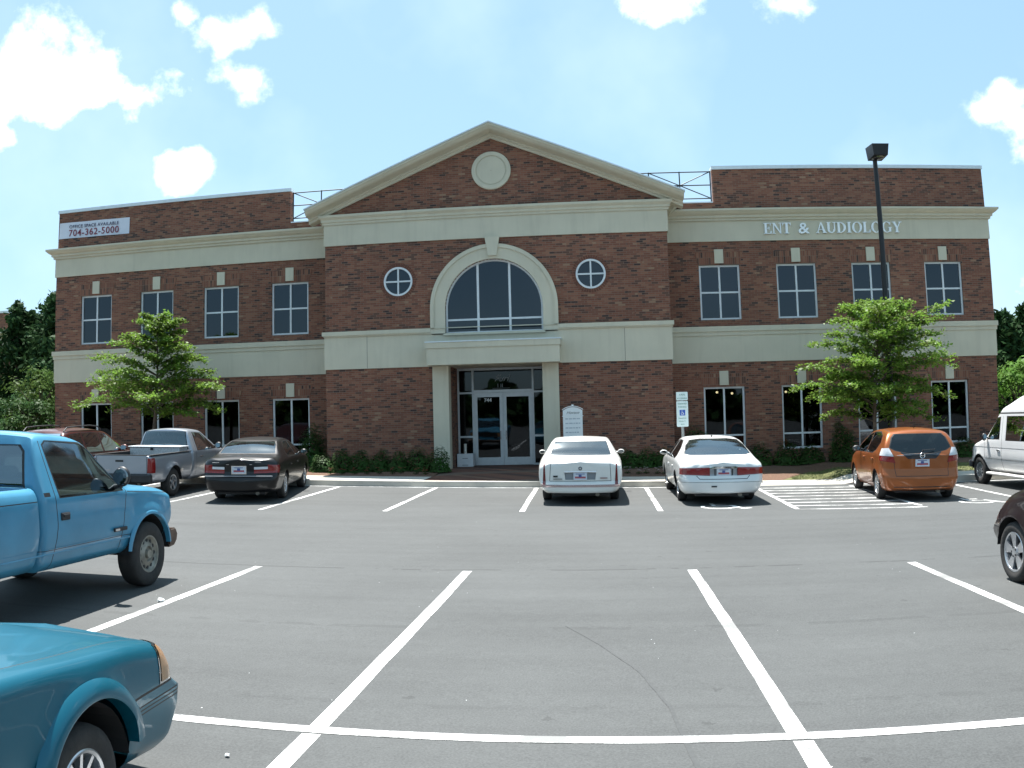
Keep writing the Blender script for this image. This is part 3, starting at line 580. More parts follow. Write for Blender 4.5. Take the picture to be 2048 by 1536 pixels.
# raised serif letters: strokes as polygons on a 1 m cap height
def ringp(cx, cz, rx, rz, tx, tz, a0, a1, n=26):
    o = [(cx + rx * math.cos(R(a0 + (a1 - a0) * i / n)), cz + rz * math.sin(R(a0 + (a1 - a0) * i / n))) for i in range(n + 1)]
    i_ = [(cx + (rx - tx) * math.cos(R(a0 + (a1 - a0) * i / n)), cz + (rz - tz) * math.sin(R(a0 + (a1 - a0) * i / n))) for i in range(n + 1)]
    return [(o[k], o[k + 1], i_[k + 1], i_[k]) for k in range(n)]
def q(*p): return [tuple((p[i], p[i + 1]) for i in range(0, len(p), 2))]
def bx2(x0, x1, z0, z1): return q(x0, z0, x1, z0, x1, z1, x0, z1)
T_, S_ = .17, .055
def serif(x, z, w=.17): return bx2(x - w, x + w, z, z + S_) if z < .5 else bx2(x - w, x + w, z - S_, z)
GL = {
 'E': (.64, bx2(.1, .1 + T_, 0, 1) + serif(.18, 0, .16) + serif(.18, 1, .16) + bx2(.2, .56, 0, .06) + q(.50, .0, .60, .0, .62, .26, .56, .26) + bx2(.2, .56, .94, 1) + q(.52, .76, .57, .76, .58, 1, .5, 1) + bx2(.2, .44, .49, .55) + bx2(.41, .46, .38, .66)),
 'N': (.80, bx2(.12, .19, 0, 1) + serif(.155, 0, .13) + q(.02, 1, .24, 1, .72, .0, .64, 0, .1, .94, .02, .95) + bx2(.64, .71, 0, 1) + serif(.675, 1, .13)),
 'T': (.70, bx2(.265, .265 + T_, 0, 1) + serif(.35, 0, .18) + bx2(.03, .67, .93, 1) + q(.03, .74, .07, .74, .14, 1, .03, 1) + q(.63, .74, .67, .74, .67, 1, .56, 1)),
 'A': (.80, q(.36, 1, .44, 1, .76, 0, .56, 0) + q(.36, 1, .40, .9, .14, 0, .07, 0) + bx2(.22, .58, .30, .36) + serif(.12, 0, .12) + serif(.66, 0, .16)),
 'U': (.80, bx2(.10, .10 + T_, .34, 1) + bx2(.62, .69, .34, 1) + serif(.185, 1, .17) + serif(.655, 1, .13) + ringp(.395, .34, .295, .355, .14, .09, 180, 360)),
 'D': (.80, bx2(.1, .1 + T_, 0, 1) + serif(.18, 0, .16) + serif(.18, 1, .16) + ringp(.26, .5, .48, .5, .165, .06, -90, 90)),
 'I': (.40, bx2(.115, .115 + T_, 0, 1) + serif(.2, 0, .17) + serif(.2, 1, .17)),
 'O': (.86, ringp(.43, .5, .39, .515, .165, .06, 0, 360, 40)),
 'L': (.66, bx2(.1, .1 + T_, 0, 1) + serif(.18, 0, .16) + serif(.18, 1, .17) + bx2(.2, .58, 0, .06) + q(.52, 0, .61, 0, .63, .28, .57, .28)),
 'G': (.86, ringp(.43, .5, .39, .515, .165, .06, 50, 330, 32) + bx2(.60, .76, .08, .44) + serif(.68, .44, .14) + q(.62, .72, .71, .72, .71, .98, .62, .9)),
 'Y': (.76, bx2(.295, .295 + T_, 0, .46) + serif(.38, 0, .18) + q(.06, 1, .24, 1, .46, .42, .30, .42) + q(.62, 1, .70, 1, .46, .42, .38, .42) + serif(.14, 1, .14) + serif(.66, 1, .12)),
}
sg = empty('sign_lettering', (8.97, WY - .04, 7.575), 'raised white serif letters ENT & AUDIOLOGY on the right cream frieze', 'sign')
H = .37
words = 'ENT & AUDIOLOGY'; adv = []
for ch in words: adv.append(.55 if ch == ' ' else .82 if ch == '&' else GL[ch][0])
kx = 4.86 / (sum(adv) * H)
x = 0
LET = pm('letter_paint', (.86, .90, .93), .45, var=.02)
for ch, a in zip(words, adv):
    if ch == '&':
        o = text_obj('letter', '&', H * 1.42, LET, sg, (x + a * H * kx / 2, -.045, 0), ext=.025, bold=.006); o.scale = (kx * .95, 1, 1)
    elif ch != ' ':
        m = MB()
        for k, pl in enumerate(GL[ch][1]):
            e = .0006 * (k % 7)
            m.prism([(px * H * kx, pz * H) for px, pz in pl], 'y', -.07 - e, -.02)
        m.build('letter', LET, sg, loc=(x, 0, 0))
    x += a * H * kx
# directory sign by the entrance
DS = empty('directory_sign', (2.43, -1.35, 0), 'white arched-top tenant directory sign standing by the right pilaster', 'sign')
zt = 1.86
m = MB(); n = 10
arc = [(-.31 + .62 * i / n, zt + .10 * (1 - ((i / n) * 2 - 1) ** 2)) for i in range(n + 1)]
m.prism([(-.29, .35), (.29, .35), (.29, zt)] + [(x * .93, z - .015) for x, z in reversed(arc)][0:] + [(-.29, zt)], 'y', -.03, .03); m.build('panel', WHITEP, DS)
m = MB()
for i in range(n):
    (x0, z0), (x1, z1) = arc[i], arc[i + 1]; m.prism([(x0, z0), (x1, z1), (x1, z1 + .022), (x0, z0 + .022)], 'y', -.05, .05)
m.box(-.03, .03, -.045, .045, zt + .11, zt + .16); m.box(-.315, .315, -.042, -.031, zt - .19, zt - .17)
m.build('moulding', WHITEP, DS)
for sx in (-1, 1): m = MB(); m.box(*sorted((sx * .29, sx * .23)), -.028, .028, -.1, .348); m.build('post', WHITEP, DS)
SGI = pm('sign_ink', (.16, .17, .18), .6, var=.1); SGG = pm('sign_ink_grey', (.42, .46, .50), .6, var=.1)
text_obj('lettering', 'Horace', .125, SGI, DS, (.0, -.036, zt - .12), shear=.5, ext=.002)
m = MB(); r4 = random.Random(5)
for i in range(8):
    z = zt - .28 - i * .135; x = -.22
    while x < .18:
        l = r4.uniform(.04, .11); m.box(x, min(x + l, .22), -.034, -.031, z, z + .035); x += l + .02
m.build('small_print', SGG, DS)
# accessible parking sign
px, py = 5.42, -3.75
PS = empty('parking_sign', (px, py, swz(px, py)), 'accessible parking sign with a blue wheelchair symbol on a grey post', 'sign')
m = MB(); m.box(-.035, .035, .0, .03, -.1, 2.30); m.box(-.035, -.025, -.015, 0, -.1, 2.30); m.box(.025, .035, -.015, 0, -.1, 2.30)
m.build('post', pm('galvanised_post', (.35, .36, .35), .5, .6, var=.15), PS)
SW = pm('sign_face', (.66, .76, .74), .5, var=.03)
def rrect(x0, x1, z0, z1, r=.02): return [(x + r * math.cos(R(a)), z + r * math.sin(R(a))) for x, z, b in ((x1 - r, z1 - r, 0), (x0 + r, z1 - r, 90), (x0 + r, z0 + r, 180), (x1 - r, z0 + r, 270)) for a in (b, b + 45, b + 90)]
GRN = pm('sign_green', (.05, .22, .16), .5, var=.05); BLU = pm('sign_blue', (.02, .09, .42), .5, var=.05)
m = MB(); m.prism(rrect(-.155, .155, 2.095, 2.32), 'y', -.02, -.016); u = m.build('plate', SW, PS)
text_obj('lettering', 'VAN', .075, GRN, u, (0, -.0225, 2.22), ext=.001); text_obj('lettering', 'ACCESSIBLE', .052, GRN, u, (0, -.0225, 2.13), ext=.001)
m = MB(); m.prism(rrect(-.155, .155, 1.39, 2.075), 'y', -.02, -.016); l = m.build('plate', SW, PS)
for tx, sz, z in (('RESERVED', .055, 1.985), ('PARKING', .055, 1.90), ('MAXIMUM', .045, 1.60), ('PENALTY', .045, 1.52), ('$250', .045, 1.44)): text_obj('lettering', tx, sz, GRN, l, (0, -.0225, z), ext=.001)
m = MB(); m.box(-.075, .075, -.024, -.0205, 1.69, 1.84); sb = m.build('symbol_panel', BLU, l)
m = MB()
for pl in ringp(-.005, 1.738, .036, .036, .011, .011, 130, 380, 14): m.prism(list(pl), 'y', -.027, -.0242)
for pl in (q(-.018, 1.755, -.006, 1.755, -.006, 1.80, -.018, 1.80), q(-.006, 1.757, .028, 1.757, .028, 1.768, -.006, 1.768), q(.022, 1.757, .034, 1.757, .05, 1.715, .04, 1.712), bx2(-.02, -.002, 1.806, 1.824), bx2(-.018, .02, 1.78, 1.789)): m.prism(list(pl[0]) if len(pl) == 1 else list(pl), 'y', -.0275, -.0246)
m.build('wheelchair_symbol', WHITEP, sb)
# lamp post
LP = empty('lamp_post', (11.84, -2.0, bedz(11.84, -2.0) - .02), 'tall black parking lot lamp post with a box head in front of the right wing', 'lamp post')
zb = LP.location.z
m = MB(); m.box(-.16, .16, -.16, .16, 0, .03); m.tube((0, 0, .03), (0, 0, .12), .12, .11, 16); m.build('base_plate', BLACKM, LP, smooth=40)
m = MB(); m.tube((0, 0, .1), (0, 0, 9.12 - zb), .098, .068, 20); m.build('pole', BLACKM, LP, smooth=40)
m = MB(); hz = 9.10 - zb
V = [(-.18, -.46, hz + .02), (.26, -.46, hz + .02), (.26, .12, hz), (-.18, .12, hz), (-.22, -.50, hz + .36), (.30, -.50, hz + .36), (.30, .14, hz + .40), (-.22, .14, hz + .40)]
m.add(V, [(0, 3, 2, 1), (4, 5, 6, 7), (0, 1, 5, 4), (1, 2, 6, 5), (2, 3, 7, 6), (3, 0, 4, 7)]); m.tube((0, 0, hz - .02), (0, 0, hz + .1), .08); hd = m.build('lamp_head', BLACKM, LP)
m = MB(); m.ell((.04, -.18, hz + .0), (.19, .24, .05), 20, 8); m.build('lens', glassmat('lamp_lens', (.5, .5, .48), (1, 1, 1), .15, 1.5, .2), hd, smooth=40)
# box and tube by the door
m = MB(); m.box(-.27, .27, -.16, .16, 0, .43, bev=.01)
bxo = m.build('cardboard_box', pm('white_board', (.58, .60, .62), .7, var=.05), loc=(-1.18, 1.15, FLOOR)); tag(bxo, 'white cardboard box on the brick paving left of the glass doors', 'box')
m = MB(); m.box(-.09, .09, -.163, -.1615, .27, .29); m.box(-.1, .1, -.163, -.1615, .05, .07); m.build('printing', SGI, bxo)
m = MB(); m.tube((0, 0, 0), (0, 0, .31), .045, .045, 16); m.tube((0, 0, .31), (0, 0, .325), .048, .048, 16); m.box(-.012, .012, -.048, -.04, .03, .08, mi=1)
tag(m.build('paper_tube', [pm('tube_paper', (.66, .63, .56), .7, var=.05), SGI], smooth=40, loc=(-1.19, 1.15, FLOOR + .43)), 'short white tube standing upright on the box by the doors', 'tube')
# ------------------------------------------------------------------ vehicles
CGLASS = glassmat('car_glass', (.30, .36, .34), (.85, .95, 1), .03, 1.5, .10)
CGLASSD = glassmat('tinted_car_glass', (.10, .11, .11), (.9, .96, 1), .02, 1.5, .03)
MIRG = pm('mirror_silver', (.22, .24, .25), .06, 1, var=.05)
TGLASS = glassmat('pickup_glass', (.38, .46, .44), (.7, .85, .95), .04, 1.5, .17)
RUB = pm('rubber_seal', (.012, .012, .013), .6, var=.1)
TYRE = pm('tyre_rubber', (.028, .026, .025), .85, var=.25, vscale=14, bump=.2)
RIMM = pm('alloy_rim', (.55, .56, .58), .28, .85, var=.06)
STEELR = pm('rusty_steel_rim', (.25, .235, .20), .55, .4, var=.4, vscale=9)
PGLASS = glassmat('privacy_glass', (.02, .022, .022), (.9, .96, 1), .02, 1.45, .0)
SGLASS = glassmat('bright_rear_glass', (.34, .42, .44), (.85, .95, 1), .07, 1.5, .20)
REDD = pm('dark_tail_lamp_red', (.13, .008, .010), .18, coat=.5, var=.1)
REDL = pm('tail_lamp_red', (.22, .010, .010), .18, coat=.5, var=.1)
WHL = pm('clear_lamp', (.62, .62, .64), .15, coat=.6, var=.1)
AMB = pm('amber_lamp', (.36, .20, .10), .2, coat=.6, var=.1)
SEATM = pm('seat_cloth', (.10, .10, .105), .9, var=.2)
SEATB = pm('beige_seat', (.26, .22, .17), .85, var=.2)
DASHM = pm('dash_plastic', (.05, .05, .055), .7, var=.2)
PLATE = pm('licence_plate', (.55, .58, .64), .4, var=.05); PLR = pm('plate_print', (.35, .08, .10), .5, var=.1); PLB = pm('plate_blue', (.06, .09, .25), .5, var=.1)
def paint(name, col, coat=.6, rough=.35, var=.03, dirt=0, metal=0):
    m = bpy.data.materials.new(name); m.use_nodes = True; nt = m.node_tree; p = nt.nodes['Principled BSDF']
    co = nn(nt, 'ShaderNodeTexCoord'); t = nn(nt, 'ShaderNodeTexNoise'); t.inputs['Scale'].default_value = 2.5; t.inputs['Detail'].default_value = 6; lk(nt, co.outputs['Object'], t.inputs['Vector'])
    mr = nn(nt, 'ShaderNodeMapRange'); mr.inputs[1].default_value = .3; mr.inputs[2].default_value = .7; mr.inputs[3].default_value = 1 - var; mr.inputs[4].default_value = 1 + var; lk(nt, t.outputs['Fac'], mr.inputs[0])
    mx = nn(nt, 'ShaderNodeMix', data_type='RGBA', blend_type='MULTIPLY'); mx.inputs[0].default_value = 1; mx.inputs[6].default_value = (*col, 1); lk(nt, mr.outputs[0], mx.inputs[7]); out = mx.outputs[2]
    if dirt:   # road grime low on the panels
        s = nn(nt, 'ShaderNodeSeparateXYZ'); lk(nt, co.outputs['Object'], s.inputs[0])
        t2 = nn(nt, 'ShaderNodeTexNoise'); t2.inputs['Scale'].default_value = 3.5; t2.inputs['Detail'].default_value = 8; t2.inputs['Roughness'].default_value = .7; lk(nt, co.outputs['Object'], t2.inputs['Vector'])
        h = mth(nt, 'MULTIPLY_ADD', s.outputs[2], -2.2, 1.05); f = mth(nt, 'MULTIPLY', mth(nt, 'ADD', h, mth(nt, 'MULTIPLY_ADD', t2.outputs['Fac'], 1.6, -.9)), dirt, clamp=True)
        m2 = nn(nt, 'ShaderNodeMix', data_type='RGBA'); lk(nt, f, m2.inputs[0]); lk(nt, out, m2.inputs[6]); m2.inputs[7].default_value = (.12, .10, .085, 1); out = m2.outputs[2]
        lk(nt, mth(nt, 'MULTIPLY_ADD', f, .5, rough), p.inputs['Roughness'])
    else: p.inputs['Roughness'].default_value = rough
    lk(nt, out, p.inputs['Base Color']); p.inputs['Metallic'].default_value = metal; p.inputs['Specular IOR Level'].default_value = .35; p.inputs['Coat Weight'].default_value = coat; p.inputs['Coat Roughness'].default_value = .03 + dirt * .12
    return m
def pchip(xk, yk, x):
    xk = np.array(xk, float); yk = np.array(yk, float); h = np.diff(xk); d = np.diff(yk) / h; m = np.zeros_like(yk)
    for i in range(1, len(xk) - 1):
        if d[i - 1] * d[i] > 0: w1 = 2 * h[i] + h[i - 1]; w2 = h[i] + 2 * h[i - 1]; m[i] = (w1 + w2) / (w1 / d[i - 1] + w2 / d[i])
    m[0] = d[0]; m[-1] = d[-1]
    i = np.clip(np.searchsorted(xk, x, 'right') - 1, 0, len(h) - 1); t = (x - xk[i]) / h[i]
    return ((1 + 2 * t) * (1 - t) ** 2) * yk[i] + t * (1 - t) ** 2 * h[i] * m[i] + t * t * (3 - 2 * t) * yk[i + 1] + t * t * (t - 1) * h[i] * m[i + 1]
class Shell:
    """car body skin lofted along y from rows (y, zb, w0, wm, zm, ws, zs, wa, za, zt)"""
    def __init__(s, rows, rc=.16, rb=.10, fb=.14, rear=(), front=(), fil=(.03, .04, .14, .06, .07, .3), step=.07):
        A = np.array(rows, float); yk = A[:, 0]; y0, y1 = yk[0], yk[-1]
        ys = []
        for i in range(len(yk) - 1):
            n = max(1, int(math.ceil((yk[i + 1] - yk[i]) / step))); ys += list(np.linspace(yk[i], yk[i + 1], n, endpoint=False))
        ys = sorted(set([round(v, 4) for v in ys] + [y0 + rc * f for f in (.0, .04, .12, .25, .45, .7)] + [y1 - rc * f for f in (.0, .04, .12, .25, .45, .7)]))
        ys = np.array(ys); C = [pchip(yk, A[:, k], ys) for k in range(1, 10)]
        def section(c):
            zb, w0, wm, zm, ws, zs, wa, za, zt = c
            P = [(0, zb), (w0 * .9, zb), (w0, zb + .07), (wm, zm), (ws, zs), (wa, za), (wa * .5, za + (zt - za) * .78), (0, zt)]
            out = [P[0], (P[1][0] * .5, zb)]
            for i in range(1, 7):
                a, b, d = np.array(P[i - 1]), np.array(P[i]), np.array(P[i + 1]); r = fil[i - 1]
                la = np.linalg.norm(a - b); ld_ = np.linalg.norm(d - b); ra = min(r, la * .45); rd = min(r, ld_ * .45)
                p = b + (a - b) / max(la, 1e-6) * ra; q_ = b + (d - b) / max(ld_, 1e-6) * rd
                for t in (0, .33, .67, 1): out.append(tuple((1 - t) ** 2 * p + 2 * t * (1 - t) * b + t * t * q_))
                if i in (2, 3, 4, 5, 6):
                    e_ = d if i == 6 else d + (b - d) / max(ld_, 1e-6) * min(fil[i], ld_ * .45)
                    nk = 4 if i in (2, 3) else 2
                    for t in range(1, nk + 1): out.append(tuple(q_ + (e_ - q_) * t / (nk + 1)))
            out.append(P[7]); return out
        S = []
        for j, y in enumerate(ys):
            c = [C[k][j] for k in range(9)]; d = min(y - y0, y1 - y); f = 0
            if d < rc: f = 1 - math.sqrt(max(0, 1 - ((rc - d) / rc) ** 2))
            sec = section(c); wmx = max(p[0] for p in sec)
            S.append([(px * (1 - f * rc * 1.0 / wmx), y, pz) for px, pz in sec])
        def cap(sec, y, b, sg):
            out = []
            for q_ in (.92, .78, .6, .4, .2, 0.0): out.append([(px * q_, y + sg * b * (1 - q_ ** 2.2), pz) for px, _, pz in sec])
            return out
        S = list(reversed(cap(S[0], y0, rb, -1))) + S + cap(S[-1], y1, fb, 1)
        V = np.array(S); n = V.shape[1]
        for prof, sg, ye in ((rear, -1, y0), (front, 1, y1)):
            if prof:
                d = (V[:, :, 1] - ye) * sg; w = np.clip(1 + d / .45, 0, 1); w = w * w * (3 - 2 * w)
                V[:, :, 1] += sg * w * np.interp(V[:, :, 2], [p[0] for p in prof], [p[1] for p in prof])
        s.y0, s.y1 = y0, y1
        bm = bmesh.new(); m = V.shape[0]; R_ = [[bm.verts.new(V[i, k]) for k in range(n)] for i in range(m)]
        L_ = [[R_[i][k] if V[i, k, 0] < 1e-6 else bm.verts.new((-V[i, k, 0], V[i, k, 1], V[i, k, 2])) for k in range(n)] for i in range(m)]
        for i in range(m - 1):
            for k in range(n - 1):
                for G_, fl in ((R_, 0), (L_, 1)):
                    vs = [G_[i][k], G_[i + 1][k], G_[i + 1][k + 1], G_[i][k + 1]]
                    u = []
                    for v in vs:
                        if v not in u: u.append(v)
                    if len(u) < 3: continue
                    try: bm.faces.new(u)
                    except ValueError: pass
        bmesh.ops.remove_doubles(bm, verts=bm.verts, dist=1e-4); bmesh.ops.recalc_face_normals(bm, faces=bm.faces)
        s.bm = bm; s.lay = bm.faces.layers.int.new('c'); s.pid = bm.faces.layers.int.new('p')
    def flare(s, wy, wz, r, amt, wid=.06, sides=(1, -1)):
        for v in s.bm.verts:
            if v.co.z < wz + r + .3 and abs(v.co.x) > .4:
                d = math.hypot(v.co.y - wy, v.co.z - wz) - r
                if -.12 < d < .3: v.co.x += math.copysign(amt * math.exp(-(max(d, -.02) / wid) ** 2), v.co.x)
    def cut(s, poly, axis, pid, sign=0, flt=None, thr=.12, only=None):
        bm = s.bm; bm.normal_update(); ax = {'x': (1, 2), 'y': (0, 2), 'z': (0, 1)}[axis]; ai = 'xyz'.index(axis)
        u0 = min(p[0] for p in poly); u1 = max(p[0] for p in poly); v0 = min(p[1] for p in poly); v1 = max(p[1] for p in poly)
        cand = []
        for f in bm.faces:
            if f[s.pid] and not (only and f[s.pid] in only): continue
            if sign and f.normal[ai] * sign < thr: continue
            if flt and not flt(f.calc_center_median()): continue
            us = [v.co[ax[0]] for v in f.verts]; vs = [v.co[ax[1]] for v in f.verts]
            if max(us) < u0 or min(us) > u1 or max(vs) < v0 or min(vs) > v1: continue
            f[s.lay] = 1; cand.append(f)
        if not cand: return
        n = len(poly); ar = sum(poly[i][0] * poly[(i + 1) % n][1] - poly[(i + 1) % n][0] * poly[i][1] for i in range(n)); sg = 1 if ar > 0 else -1
        for i in range(n):
            a, b = poly[i], poly[(i + 1) % n]; d = (b[0] - a[0], b[1] - a[1]); L = math.hypot(*d)
            if L < 1e-6: continue
            no = [0, 0, 0]; no[ax[0]] = d[1] / L * sg; no[ax[1]] = -d[0] / L * sg
            co = [0, 0, 0]; co[ax[0]] = a[0]; co[ax[1]] = a[1]
            fs = [f for f in bm.faces if f[s.lay]]
            ge = set(fs)
            for f in fs: ge.update(f.edges); ge.update(f.verts)
            bmesh.ops.bisect_plane(bm, geom=list(ge), dist=1e-5, plane_co=co, plane_no=no)
            for f in bm.faces:   # drop those outside this edge
                if f[s.lay]:
                    c = f.calc_center_median()
                    if (c[ax[0]] - a[0]) * no[ax[0]] + (c[ax[1]] - a[1]) * no[ax[1]] > 1e-6: f[s.lay] = 0
        for f in bm.faces:
            if f[s.lay]: f[s.pid] = pid; f[s.lay] = 0
    def both(s, poly, axis, pid, **k):
        if axis == 'x':
            for sg in (1, -1): s.cut(poly, 'x', pid, sign=sg, **k)
        else:
            s.cut(poly, axis, pid, **k); s.cut([(-a, b) for a, b in poly], axis, pid, **k)
    def seam(s, pts, axis, w=.012, **k):
        for a, b in zip(pts, pts[1:]):
            d = Vector((b[0] - a[0], b[1] - a[1])); d.normalize(); nx, ny = -d.y * w / 2, d.x * w / 2; ex, ey = d.x * w * .3, d.y * w * .3
            pl = [(a[0] + nx - ex, a[1] + ny - ey), (b[0] + nx + ex, b[1] + ny + ey), (b[0] - nx + ex, b[1] - ny + ey), (a[0] - nx - ex, a[1] - ny - ey)]
            if axis == 'x': s.both(pl, 'x', 1, **k)
            else: s.cut(pl, axis, 1, **k)
    def window(s, poly, axis, pid, e=.022, **k):
        cx = sum(p[0] for p in poly) / len(poly); cy = sum(p[1] for p in poly) / len(poly)
        def off(d): return [(p[0] + (p[0] - cx) / max(.05, math.hypot(p[0] - cx, p[1] - cy)) * d, p[1] + (p[1] - cy) / max(.05, math.hypot(p[0] - cx, p[1] - cy)) * d) for p in poly]
        fn = s.both if axis == 'x' else s.cut
        fn(poly, axis, pid, **k); fn(off(e), axis, 2, **k)
    def arch(s, wy, wz, r, extra=None):
        poly = [(wy + r * math.cos(R(a)), wz + r * math.sin(R(a))) for a in range(0, 181, 12)] + [(wy - r, -.3), (wy + r, -.3)]
        for sg in (1, -1): s.cut(poly, 'x', -1, flt=lambda c, sg=sg: c.x * sg > .5)
    def build(s, root, paintm, parts):
        """parts: pid -> (name, material, inset, split sides)"""
        bm = s.bm; bm.normal_update(); groups = {}
        for f in bm.faces:
            p = f[s.pid]
            if p == -1: continue
            if p in (0, 1): key = (0, 0)
            else:
                sp = parts[p][3] if p in parts else 0; key = (p, (1 if f.calc_center_median().x > 0 else -1) if sp else 0)
            groups.setdefault(key, []).append(f)
        objs = {}
        vn = {v: v.normal.copy() for v in bm.verts}
        for (p, sd), fs in groups.items():
            idx = {}; V = []; F = []; MI = []; inset = parts[p][2] if p in parts else 0
            for f in fs:
                fi = []
                for v in f.verts:
                    if v not in idx: idx[v] = len(V); V.append(tuple(v.co - vn[v] * inset))
                    fi.append(idx[v])
                F.append(fi); MI.append(1 if f[s.pid] == 1 else 0)
            nm, mt = ('body', [paintm, RUB]) if p == 0 else (parts[p][0], [parts[p][1]]) if p in parts else ('window_seal', [RUB])
            me = bpy.data.meshes.new(nm); me.from_pydata(V, [], F)
            for x in mt: me.materials.append(x)
            me.polygons.foreach_set('material_index', MI if p == 0 else [0] * len(F)); sh(me, 38)
            objs[(p, sd)] = link(nm, me, root)
        bm.free(); return objs
def wheel(root, x, y, r, w, rr, style='alloy', side=1, mat=None):
    """tyre with a rim child; side=+1 right"""
    t = MB(); hw = w / 2
    prof = [(-hw * .80, rr - .01), (-hw * .95, rr + .02), (-hw, (r + rr) / 2), (-hw * .93, r - .03), (-hw * .78, r - .008), (-hw * .4, r), (hw * .4, r), (hw * .78, r - .008), (hw * .93, r - .03), (hw, (r + rr) / 2), (hw * .95, rr + .02), (hw * .80, rr - .01)]
    t.lathe(prof, 'x', n=40)
    for k in (-.5, 0, .5): pass
    to = t.build('wheel', TYRE, root, smooth=45, loc=(x, y, r))
    m = MB(); f = side * hw * .82; b = side * hw * .35
    m.lathe([(f - side * .0, rr + .004), (f + side * .006, rr - .008), (f, rr - .022), (b, rr - .035), (-side * hw * .8, rr - .04)], 'x', n=40)
    m.lathe([(b - side * .01, rr - .03), (b - side * .02, .001)], 'x', n=24, mi=1)
    if style == 'steel':
        m.lathe([(f - side * .005, rr - .02), (b + side * .02, rr - .05), (b + side * .035, rr * .62), (f - side * .01, rr * .5), (f - side * .005, rr * .42), (f - side * .03, rr * .36), (f - side * .03, .001)], 'x', n=32)
        for i in range(12):
            a = 2 * math.pi * i / 12; m.tube((b + side * .01, math.cos(a) * rr * .72, math.sin(a) * rr * .72), (b + side * .033, math.cos(a) * rr * .72, math.sin(a) * rr * .72), .022, .022, 8, mi=1)
        m.tube((f - side * .04, 0, 0), (f + side * .01, 0, 0), .055, .05, 16)
    else:
        n, wd_ = {'alloy': (5, .30), 'alloy7': (7, .2), 'multi': (10, .13), 'tri': (6, .24), 'star': (5, .42)}[style]
        for i in range(n):
            a = 2 * math.pi * i / n + .2
            def P(rad, off, dx): return (dx, rad * math.cos(a) - off * math.sin(a), rad * math.sin(a) + off * math.cos(a))
            w0, w1 = wd_ * rr * .55, wd_ * rr * .42; x0, x1 = f - side * .012, f - side * .004
            if style == 'star': w0, w1 = rr * .10, rr * .30
            V = [P(.03, -w0, x0), P(.03, w0, x0), P(rr - .012, w1, x1), P(rr - .012, -w1, x1)]; V += [(q[0] - side * .03, q[1], q[2]) for q in V]
            m.add(V, [(0, 1, 2, 3), (7, 6, 5, 4), (0, 4, 5, 1), (1, 5, 6, 2), (2, 6, 7, 3), (3, 7, 4, 0)])
        m.lathe([(f - side * .04, rr * .30), (f - side * .004, rr * .27), (f + side * .004, rr * .16), (f + side * .004, .001)], 'x', n=24)
        for i in range(5):
            a = 2 * math.pi * i / 5; m.tube((f, rr * .22 * math.cos(a), rr * .22 * math.sin(a)), (f + side * .006, rr * .22 * math.cos(a), rr * .22 * math.sin(a)), .012, .012, 6, mi=1)
    m.build('rim', [mat or RIMM, pm('wheel_dark', (.02, .02, .022), .7, var=.1)], to, smooth=35)
    return to
def well(root, x, wy, wz, r, depth, hi, mat=None):
    for sg in (1, -1):
        m = MB(); V = []; n = 15
        for i in range(n + 1):
            a = R(2 + 176 * i / n)
            for xx in (x - .012, x - depth): V.append((sg * xx, wy + (r + .004) * math.cos(a), wz + (r + .004) * math.sin(a)))
        m.add(V, [(2 * i, 2 * i + 1, 2 * i + 3, 2 * i + 2) for i in range(n)]); o = len(m.v)
        V = [(sg * (x - depth), wy + (r + .004) * math.cos(R(2 + 176 * i / n)), wz + (r + .004) * math.sin(R(2 + 176 * i / n))) for i in range(n + 1)]; m.add(V, [tuple(range(n + 1))])
        m.build('wheel_arch', pm('arch_liner', (.012, .012, .013), .9, var=.2), root, recalc=False)
def archlip(root, P, x, wy, wz, r, w, out, a0=0, a1=180):
    for sg in (1, -1):
        m = MB(); V = []; n = 36; pr = [(-.05, 0), (out * .9, 0), (out, .12 * w), (out * .85, .4 * w), (out * .45, .75 * w), (-.012, w)]; k = len(pr)
        for i in range(n + 1):
            a = R(a0 + (a1 - a0) * i / n); e = min(1, min(i, n - i) / 5); e = .25 + .75 * e
            for dx, dr in pr: V.append((sg * (x + (dx * e if dx > 0 else dx)), wy + (r + dr) * math.cos(a), wz + (r + dr) * math.sin(a)))
        m.add(V, [(i * k + j, (i + 1) * k + j, (i + 1) * k + j + 1, i * k + j + 1) for i in range(n) for j in range(k - 1)]); m.build('arch_flare', P, root, smooth=60)
def seats(root, ys, x, z, mat=SEATM, rear=None, w=.25):
    for yy in ys:
        for sx in (-1, 1):
            m = MB(); m.box(sx * x - w, sx * x + w, yy - .2, yy + .28, z, z + .14, bev=.04); m.box(sx * x - w, sx * x + w, yy - .34, yy - .2, z + .08, z + .66, bev=.05); m.box(sx * x - .13, sx * x + .13, yy - .36, yy - .26, z + .70, z + .86, bev=.04); m.build('seat', mat, root, smooth=50)
    if rear:
        m = MB(); m.box(-rear[1], rear[1], rear[0] - .2, rear[0] + .3, z, z + .14, bev=.04); m.box(-rear[1], rear[1], rear[0] - .36, rear[0] - .2, z + .05, z + .58, bev=.05)
        for sx in (-1, 1): m.box(sx * .34 - .12, sx * .34 + .12, rear[0] - .38, rear[0] - .28, z + .58, z + .70, bev=.03)
        m.build('seat', mat, root, smooth=50)
def tub(root, w, y0, y1, z0, z1):
    m = MB(); m.add([(-w, y0, z0), (w, y0, z0), (w, y1, z0), (-w, y1, z0), (-w, y0, z1), (w, y0, z1), (w, y1, z1), (-w, y1, z1)], [(0, 1, 2, 3), (0, 4, 5, 1), (1, 5, 6, 2), (2, 6, 7, 3), (3, 7, 4, 0)])
    m.build('cabin_trim', DASHM, root, recalc=False)
